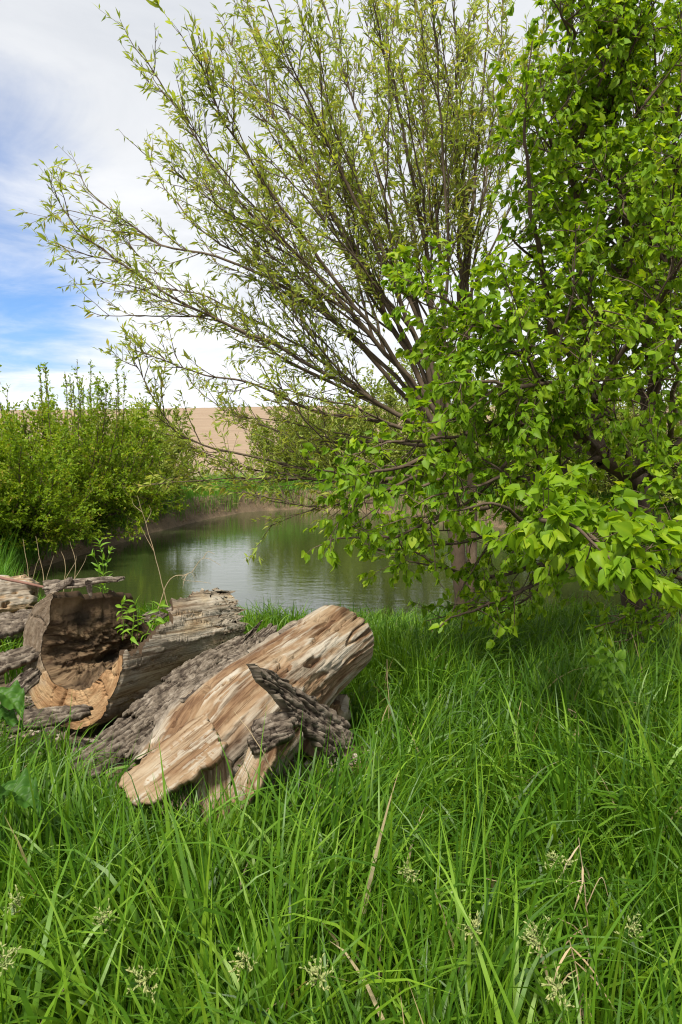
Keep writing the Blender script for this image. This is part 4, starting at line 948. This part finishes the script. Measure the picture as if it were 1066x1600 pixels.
# ------------------------------------------------------------------ shrubs and trees across the water
def shrub(name, label, base, stems, height, spread, mat_leaf, spec, kind, size, cat='bush', group=None, lean=(0, 0), singles=0, bark='dark_bark', droop=0.1, up=0.5, rad=0.03, shoots=0):
    base = np.asarray(base, float); base[2] = float(hgt(base[0], base[1])) - 0.03
    t = empty(name, base); tag(t, label, cat, group); sites = []
    for i in range(stems):
        az = 2.399 * i + RNG.normal(0, 0.3); out = spread * math.sqrt((i + 0.6) / stems) * RNG.uniform(0.85, 1.1)
        h = height * (1 - 0.45 * (out / spread) ** 2) * RNG.uniform(0.8, 1.08)
        tip = base + np.array((math.cos(az) * out + lean[0], math.sin(az) * out + lean[1], h))
        mid = base + (tip - base) * np.array((0.62, 0.62, 0.42)); q1 = base + (tip - base) * np.array((0.25, 0.25, 0.2))
        c = wob(spline([base + RNG.normal(0, 0.06, 3) * np.array((1, 1, 0)), q1, mid, tip], 16), 0.10 * height / 3, 100 + i + base[0])
        m_ = MB(base); grow_limb(m_, c, rad * RNG.uniform(0.7, 1.2), 0.006, spec, sites, 5); m_.build('stem', M[bark], t)
    for i in range(int(stems * 0.5)):                                     # low arching stems that hide the foot, then upright shoots
        az = RNG.uniform(0, 6.283); out = spread * RNG.uniform(0.5, 0.95); h = height * RNG.uniform(0.06, 0.32)
        tip = base + np.array((math.cos(az) * out, math.sin(az) * out, h))
        c = wob(spline([base, base + (tip - base) * np.array((0.4, 0.4, 0.7)) + 0.12 * height * UP, tip], 12), 0.08, 300 + i)
        m_ = MB(base); grow_limb(m_, c, rad * 0.6, 0.005, spec, sites, 5); m_.build('stem', M[bark], t)
    for i in range(shoots):
        az = RNG.uniform(0, 6.283); out = spread * RNG.uniform(0.1, 0.9); h = height * RNG.uniform(0.95, 1.25)
        tip = base + np.array((math.cos(az) * out, math.sin(az) * out, h))
        c = wob(spline([base, base + (tip - base) * np.array((0.85, 0.85, 0.5)), tip], 12), 0.06, 400 + i)
        m_ = MB(base); grow_limb(m_, c, rad * 0.5, 0.004, dict(spec, ang=(12, 30), len=(0.08, 0.22), t0=0.35, gap=0.07, sub=0.8, sublen=(0.05, 0.12), leafgap=0.035), sites, 5); m_.build('stem', M[bark], t)
    dress(t, base, sites, kind, mat_leaf, size, droop, 0.7, singles, 0.8, 0.3)
    return t, sum(len(a[0]) for a in sites)
SB = dict(t0=0.10, gap=0.060, len=(0.25, 0.75), ang=(25, 62), up=0.40, sub=3.0, sublen=(0.12, 0.35), leafgap=0.021, bare=0.05, far=True)
cnt = []
def at(px, py, d): return P(px, py, d)
_, n = shrub('pond_bush', 'big rounded bush overhanging the pond with dense small green leaves', at(124, 842, 13.0), 34, 2.6, 2.1, M['bush_leaf'], SB, 'small', (0.040, 0.066), shoots=22); cnt.append(n)
_, n = shrub('pond_bush', 'darker bush beside the grass tussock, partly behind the flaking log', at(5, 868, 10.6), 24, 1.9, 1.35, M['bush_leaf'], SB, 'small', (0.040, 0.066)); cnt.append(n)
_, n = shrub('pond_bush', 'low bush with reddish young shoots leaning over the eroded bank', at(222, 800, 16.5), 22, 2.3, 1.5, M['shrub_leaf'], SB, 'small', (0.05, 0.08)); cnt.append(n)
SF = dict(t0=0.08, gap=0.10, len=(0.4, 1.1), ang=(18, 50), up=0.5, sub=2.6, sublen=(0.15, 0.4), leafgap=0.050, bare=0.05, far=True)
for px_, py_, d_, h_, sp_, ns, lab, sz in [
        (455, 775, 25.0, 2.8, 2.0, 20, 'feathery willow shrub on the far bank in front of the bare field', (0.08, 0.14)),
        (560, 770, 24.0, 3.4, 2.2, 20, 'taller willow shrub behind the feathery shrub, seen through the willow stems', (0.08, 0.14)),
        (650, 785, 22.0, 4.4, 2.3, 20, 'young pale green tree behind the fork of the willow', (0.07, 0.12)),
        (770, 810, 18.6, 3.8, 2.1, 20, 'pale green shrub across the water behind the willow trunk', (0.06, 0.10)),
        (880, 820, 16.6, 3.4, 2.0, 20, 'dense shrub across the water behind the dark crooked limbs', (0.06, 0.10)),
        (1000, 825, 15.6, 3.5, 2.0, 20, 'leafy shrub across the water behind the broad-leaved trunk', (0.06, 0.10)),
        (1110, 825, 15.2, 3.4, 2.0, 18, 'leafy shrub beyond the broad-leaved tree, next to the last shrub across the water', (0.06, 0.10)),
        (1230, 825, 15.2, 3.4, 2.0, 14, 'leafy shrub at the end of the row across the water', (0.06, 0.10))]:  # last shrub: added outside the view to keep bright sky reflection off the pond
    _, n = shrub('bank_shrub', lab, at(px_, py_, d_), ns, h_, sp_, M['shrub_leaf'], SF, 'small', sz, 'shrub', 'shrubs across the water', bark='willow_bark'); cnt.append(n)

# ------------------------------------------------------------------ small plants
def herb(name, label, base, stems, mat, leaf, size, cat, droop=0.3, ang=(45, 70), pair=0.05, bare=0.3, single=300, r=0.003):
    """upright stems given as lists of points; leaves in pairs, each a part"""
    base = np.asarray(base, float); t = empty(name, base); tag(t, label, cat); pos, D = [], []
    for st in stems:
        c = spline(st, 14); m_ = MB(base); m_.tube(c, np.linspace(r, 0.0012, 14), 5); m_.build('stem', mat, t)
        L = np.concatenate([[0], np.cumsum(np.linalg.norm(np.diff(c, axis=0), axis=1))]); v = bare * L[-1]; az = RNG.uniform(0, 6.28)
        while v < L[-1]:
            i = min(12, max(0, np.searchsorted(L, v) - 1)); tt = unit(c[i + 1] - c[i]); az += 1.57
            s = unit(np.cross(tt, (math.cos(az), math.sin(az), 0.1)))
            for sg in (-1, 1):
                an = R(RNG.uniform(*ang)); pos.append(c[i] + 0 * s); D.append(math.cos(an) * tt + sg * math.sin(an) * s)
            v += pair * RNG.uniform(0.7, 1.2)
        for _ in range(3): pos.append(c[-1]); D.append(unit(c[-1] - c[-2]) + 0.5 * RNG.normal(size=3))
    pos, D = np.array(pos), np.array(D); n = len(pos)
    put_leaves(t, base, leaf, mat, pos, D - droop * UP, UP + 0.3 * RNG.normal(size=(n, 3)), RNG.uniform(*size, n), RNG.uniform(0.1, 0.95, n), single)
    return t
b0 = P(205, 1005, 4.05)
herb('seedling', 'young light green seedling growing out of the hollow log', b0,
     [[P(192, 1000, 4.05), P(193, 975, 4.05), P(190, 945, 4.05)], [P(214, 1000, 4.1), P(216, 970, 4.1), P(212, 945, 4.1)], [P(226, 1000, 4.0), P(232, 985, 4.0), P(243, 968, 4.0)],
      [P(206, 1005, 4.0), P(207, 985, 4.0), P(209, 972, 4.0)], [P(240, 985, 4.3), P(246, 965, 4.3), P(250, 948, 4.3)]], M['plant_leaf'], 'lance', (0.05, 0.085), 'seedling', 0.45, pair=0.045)
b1 = P(950, 1120, 3.2); b1[2] = float(hgt(b1[0], b1[1]))
herb('sapling', 'small bright green sapling standing in the grass under the broad-leaved tree', b1,
     [[b1, P(950, 1070, 3.18), P(948, 1018, 3.15)], [b1, P(960, 1060, 3.18), P(968, 1030, 3.15)], [b1, P(940, 1070, 3.18), P(932, 1040, 3.15)]], M['plant_leaf'], 'broad', (0.04, 0.062), 'sapling', 0.35, (50, 85), 0.05, 0.35)
b2 = P(160, 905, 5.9); b2[2] = float(hgt(b2[0], b2[1]))
herb('weed', 'thin leafy green weed standing at the water edge behind the hollow log', b2,
     [[b2, P(161, 880, 5.9), P(156, 852, 5.9)], [b2, P(154, 890, 5.9), P(146, 868, 5.9)], [b2, P(166, 890, 5.9), P(172, 862, 5.9)]], M['plant_leaf'], 'lance', (0.05, 0.09), 'weed', 0.1, (20, 45), 0.07, 0.3)
# dock leaves
def dock(label, base, leaves):
    base = np.asarray(base, float); base[2] = float(hgt(base[0], base[1])); t = empty('dock_plant', base); tag(t, label, 'plant', 'broad dock plants')
    for (tip, L, W, az, cup) in leaves:
        n, m = 40, 17; s = np.linspace(0, 1, n)[:, None]; y = np.linspace(-1, 1, m)[None]
        prof = np.sin(np.pi * np.clip(s, 0.0, 1) ** 0.62) ** 0.75
        X = s * L + 0 * y; Y = y * W * prof * (1 + 0.05 * np.sin(s * 22)); Z = -0.55 * L * s ** 2.2 + cup * np.abs(y) ** 1.3 * prof * W + 0.014 * np.sin(s * 19 + y * 3) * np.abs(y) + 0.006 * np.sin(40 * s - 9 * np.abs(y)) * prof - 0.008 * np.exp(-(y / 0.12) ** 2)
        V = np.stack([X, Y, Z], -1).reshape(-1, 3); ca, sa = math.cos(az), math.sin(az)
        V = np.stack([V[:, 0] * ca - V[:, 1] * sa, V[:, 0] * sa + V[:, 1] * ca, V[:, 2] + 0.10 * V[:, 0]], -1)
        st = np.asarray(tip) - base
        lf = link('leaf', mesh_np('leaf', V + st, [qgrid(n, m)], {'rnd': np.clip(RNG.uniform(0.1, 0.5) + 0.5 * np.exp(-(y / 0.15) ** 2) + 0.25 * np.sin(40 * s - 9 * np.abs(y)), 0, 1).ravel()}), M['dock_leaf'], t)
        m_ = MB(); m_.tube(spline([np.zeros(3), st * np.array((0.3, 0.3, 0.6)), st], 10), np.linspace(0.007, 0.004, 10), 6); m_.build('stalk', M['dock_leaf'], t)
dock('broad dock leaves in front of the loose bark by the hollow log', P(-30, 1180, 2.75), [(P(-5, 1080, 2.72), 0.17, 0.065, -0.55, 0.3), (P(-20, 1118, 2.68), 0.14, 0.06, 0.1, 0.2), (P(-30, 1090, 2.8), 0.16, 0.06, 2.4, 0.2)])
dock('single broad dock leaf folded low among the meadow grass', P(5, 1300, 2.05), [(P(5, 1232, 2.12), 0.15, 0.06, -0.35, 0.55), (P(-5, 1250, 2.1), 0.12, 0.05, 2.6, 0.3)])
# seed heads
def seed_head(label, base_px, tip_px, d, heavy=1.0):
    tip = P(*tip_px, d); base = P(*base_px, d + 0.02); base[2] = float(hgt(base[0], base[1]))
    t = empty('seed_head', base); tag(t, label, 'seed head', 'grass seed heads')
    c = spline([base, base + (tip - base) * np.array((0.35, 0.35, 0.6)), base + (tip - base) * np.array((0.75, 0.75, 0.95)), tip], 22)
    m_ = MB(base); m_.tube(c, np.linspace(0.0022, 0.0009, 22), 5); m_.build('stem', M['grass'], t)
    br, sp = MB(base), MB(base)
    hx = np.linspace(0, 1, 4); 
    for i in range(int(15 * heavy)):
        f = 13 + 8 * i / (15 * heavy); j = int(f); p = c[j] * (1 - f + j) + c[min(j + 1, 21)] * (f - j)
        ln = 0.055 * (1 - 0.65 * i / (15 * heavy)) * RNG.uniform(0.6, 1.2); dd = off_dir(unit(c[min(j + 1, 21)] - c[j]), R(RNG.uniform(25, 60)))
        tw = sprout(p, dd, ln, np.array((0, 0, -0.3)), 5, 0.1); br.tube(tw, 0.0005, 3)
        for _ in range(RNG.integers(3, 7)):
            w = RNG.uniform(0.3, 1.0) * 3.999; k = int(w); q_ = tw[k] + (tw[k + 1] - tw[k]) * (w - k); ax = unit(dd + 0.7 * RNG.normal(size=3)); l2 = RNG.uniform(0.007, 0.011)
            sp.tube(q_ + ax[None] * (hx[:, None] * l2), np.array((0.0006, 0.0021, 0.0016, 0.0002)), 5, RNG.random())
    br.build('branchlets', M['seed'], t, 'stuff'); sp.build('spikelets', M['seed'], t, 'stuff')
for k_, (b_, t_, d_, hv, lab) in enumerate([
        ((660, 1480), (640, 1362), 1.75, 1.0, 'slim grass seed head rising alone above the middle of the meadow'),
        ((760, 1640), (742, 1452), 1.42, 1.2, 'dense grass seed head in the near meadow beside a feathery one'),
        ((890, 1700), (832, 1462), 1.36, 1.7, 'large feathery grass seed head bending over, biggest in the meadow'),
        ((900, 1760), (868, 1540), 1.26, 1.3, 'drooping grass seed head below the large feathery one'),
        ((505, 1700), (500, 1525), 1.28, 1.2, 'upright pale grass seed head low in the near grass'),
        ((395, 1680), (383, 1500), 1.38, 1.0, 'short grass seed head among dark blades below the broken log base'),
        ((250, 1700), (228, 1530), 1.30, 1.0, 'leaning grass seed head in the shaded grass below the hollow log'),
        ((50, 1600), (28, 1408), 1.62, 1.0, 'wispy grass seed head under the folded dock leaf'),
        ((200, 1600), (165, 1432), 1.58, 1.0, 'nodding grass seed head between the dock leaf and the broken log base'),
        ((900, 1520), (868, 1345), 1.72, 1.2, 'grass seed head beside the dead straw leaves'),
        ((970, 1640), (985, 1448), 1.5, 0.9, 'thin grass seed head on its own in the grass under the broad-leaved tree'),
        ((15, 1700), (8, 1500), 1.36, 1.1, 'grass seed head beside the wispy one under the dock leaf')]):
    seed_head(lab, b_, t_, d_, hv)
# dry stalks
def stalk(label, pts, r=0.003, side=(), leaves=0, seed=0):
    base = np.asarray(pts[0], float).copy(); base[2] = max(base[2], float(hgt(base[0], base[1]))) if label.find('log') >= 0 else float(hgt(base[0], base[1]))
    pts = [base] + [np.asarray(p) for p in pts[1:]]
    t = empty('dry_stalk', base); tag(t, label, 'stalk', 'dry stalks'); m_ = MB(base); c = wob(spline(pts, 24), 0.012, seed, 6); m_.tube(c, np.linspace(r, r * 0.35, 24), 5)
    for s_ in side: m_.tube(wob(spline([np.asarray(p) for p in s_], 10), 0.01, seed + 1, 6), np.linspace(r * 0.6, r * 0.25, 10), 4)
    m_.build('stem', M['dry'], t)
    for i in range(leaves):
        j = RNG.integers(8, 23); d = unit(RNG.normal(size=3) * np.array((1, 1, 0.5)) - 0.6 * UP); Lf = RNG.uniform(0.06, 0.14)
        lf = MB(base); tt = sprout(c[j], d, Lf, -UP * 1.2, 6, 0.1); s = unit(np.cross(d, UP)) * 0.0028
        wv = np.array((0.3, 1, 1, 0.8, 0.5, 0.1))[:, None] * s
        lf.add(np.stack([tt - wv, tt + wv], 1).reshape(-1, 3), np.array([(2 * k, 2 * k + 1, 2 * k + 3, 2 * k + 2) for k in range(5)]), None, RNG.random()); lf.build('dry_leaf', M['dry'], t)
stalk('bent straw stalk arching over the water from behind the seedling', [P(226, 945, 5.4), P(262, 912, 5.35), P(290, 898, 5.3), P(302, 893, 5.3)], 0.0045,
      [[P(296, 895, 5.3), P(285, 905, 5.3), P(330, 912, 5.3)], [P(300, 894, 5.3), P(318, 872, 5.3), P(345, 884, 5.3)], [P(318, 872, 5.3), P(325, 862, 5.3), P(336, 866, 5.3)]], 4, 3)
stalk('tall thin grey weed stem with bare side twigs above the bank grass', [P(274, 960, 5.7), P(248, 890, 5.7), P(232, 830, 5.7), P(214, 775, 5.7)], 0.004,
      [[P(240, 860, 5.7), P(226, 835, 5.7), P(221, 822, 5.7)], [P(228, 818, 5.7), P(236, 800, 5.7), P(233, 790, 5.7)], [P(222, 800, 5.7), P(210, 790, 5.7), P(206, 780, 5.7)]], 0, 4)
for k_, (x0, x1, x2, yt, lab) in enumerate([(52, 44, 36, 842, 'dry stalk curving up behind the flaking log beside the pond bush'), (75, 66, 56, 838, 'second dry stalk behind the flaking log, leaning toward the bush'),
                                            (92, 102, 96, 862, 'short forked dry stalk behind the bark sheet'), (100, 118, 110, 846, 'dry stalk standing beside the leafy weed at the water')]):
    stalk(lab, [P(x0, 940, 6.0), P(x1, 890, 6.0), P(x2, yt, 6.0)], 0.004, [[P((x0 + x1) / 2, 915, 6.0), P(x1 + 14, 880, 6.0), P(x1 + 18, 868, 6.0)]], 0, 6 + k_)
stalk('broken dry straw stalk standing in the grass beside the sapling', [P(905, 1260, 3.0), P(904, 1180, 3.0), P(902, 1108, 3.0)], 0.004, [[P(902, 1115, 3.0), P(888, 1108, 3.0), P(912, 1132, 3.0)], [P(900, 1140, 3.0), P(890, 1170, 3.0), P(878, 1196, 3.0)]], 5, 12)
stalk('cluster of dead straw leaves among the tall near grass', [P(925, 1560, 1.75), P(918, 1440, 1.75), P(905, 1310, 1.75)], 0.003, [[P(915, 1420, 1.75), P(940, 1370, 1.75), P(950, 1400, 1.75)]], 11, 13)
stalk('pale dead straw stalk low in the nearest grass', [P(925, 1640, 1.5), P(905, 1540, 1.5), P(892, 1470, 1.5)], 0.003, [], 9, 14)
stalk('dry stalk with a few dead leaves beside the sawn end of the pale log', [P(612, 1160, 3.4), P(607, 1090, 3.4), P(606, 1030, 3.4)], 0.003, [], 4, 15)
stalk('thin dry stem bending across the pale log', [P(425, 1205, 2.48), P(405, 1165, 2.46), P(368, 1112, 2.48)], 0.0025, [], 0, 16)
print('LEAVES willow', n_w, 'broad', n_b, 'shrubs', cnt, 'tris', sum(len(m.loop_triangles) or sum(max(0, p.loop_total - 2) for p in m.polygons) for m in bpy.data.meshes))
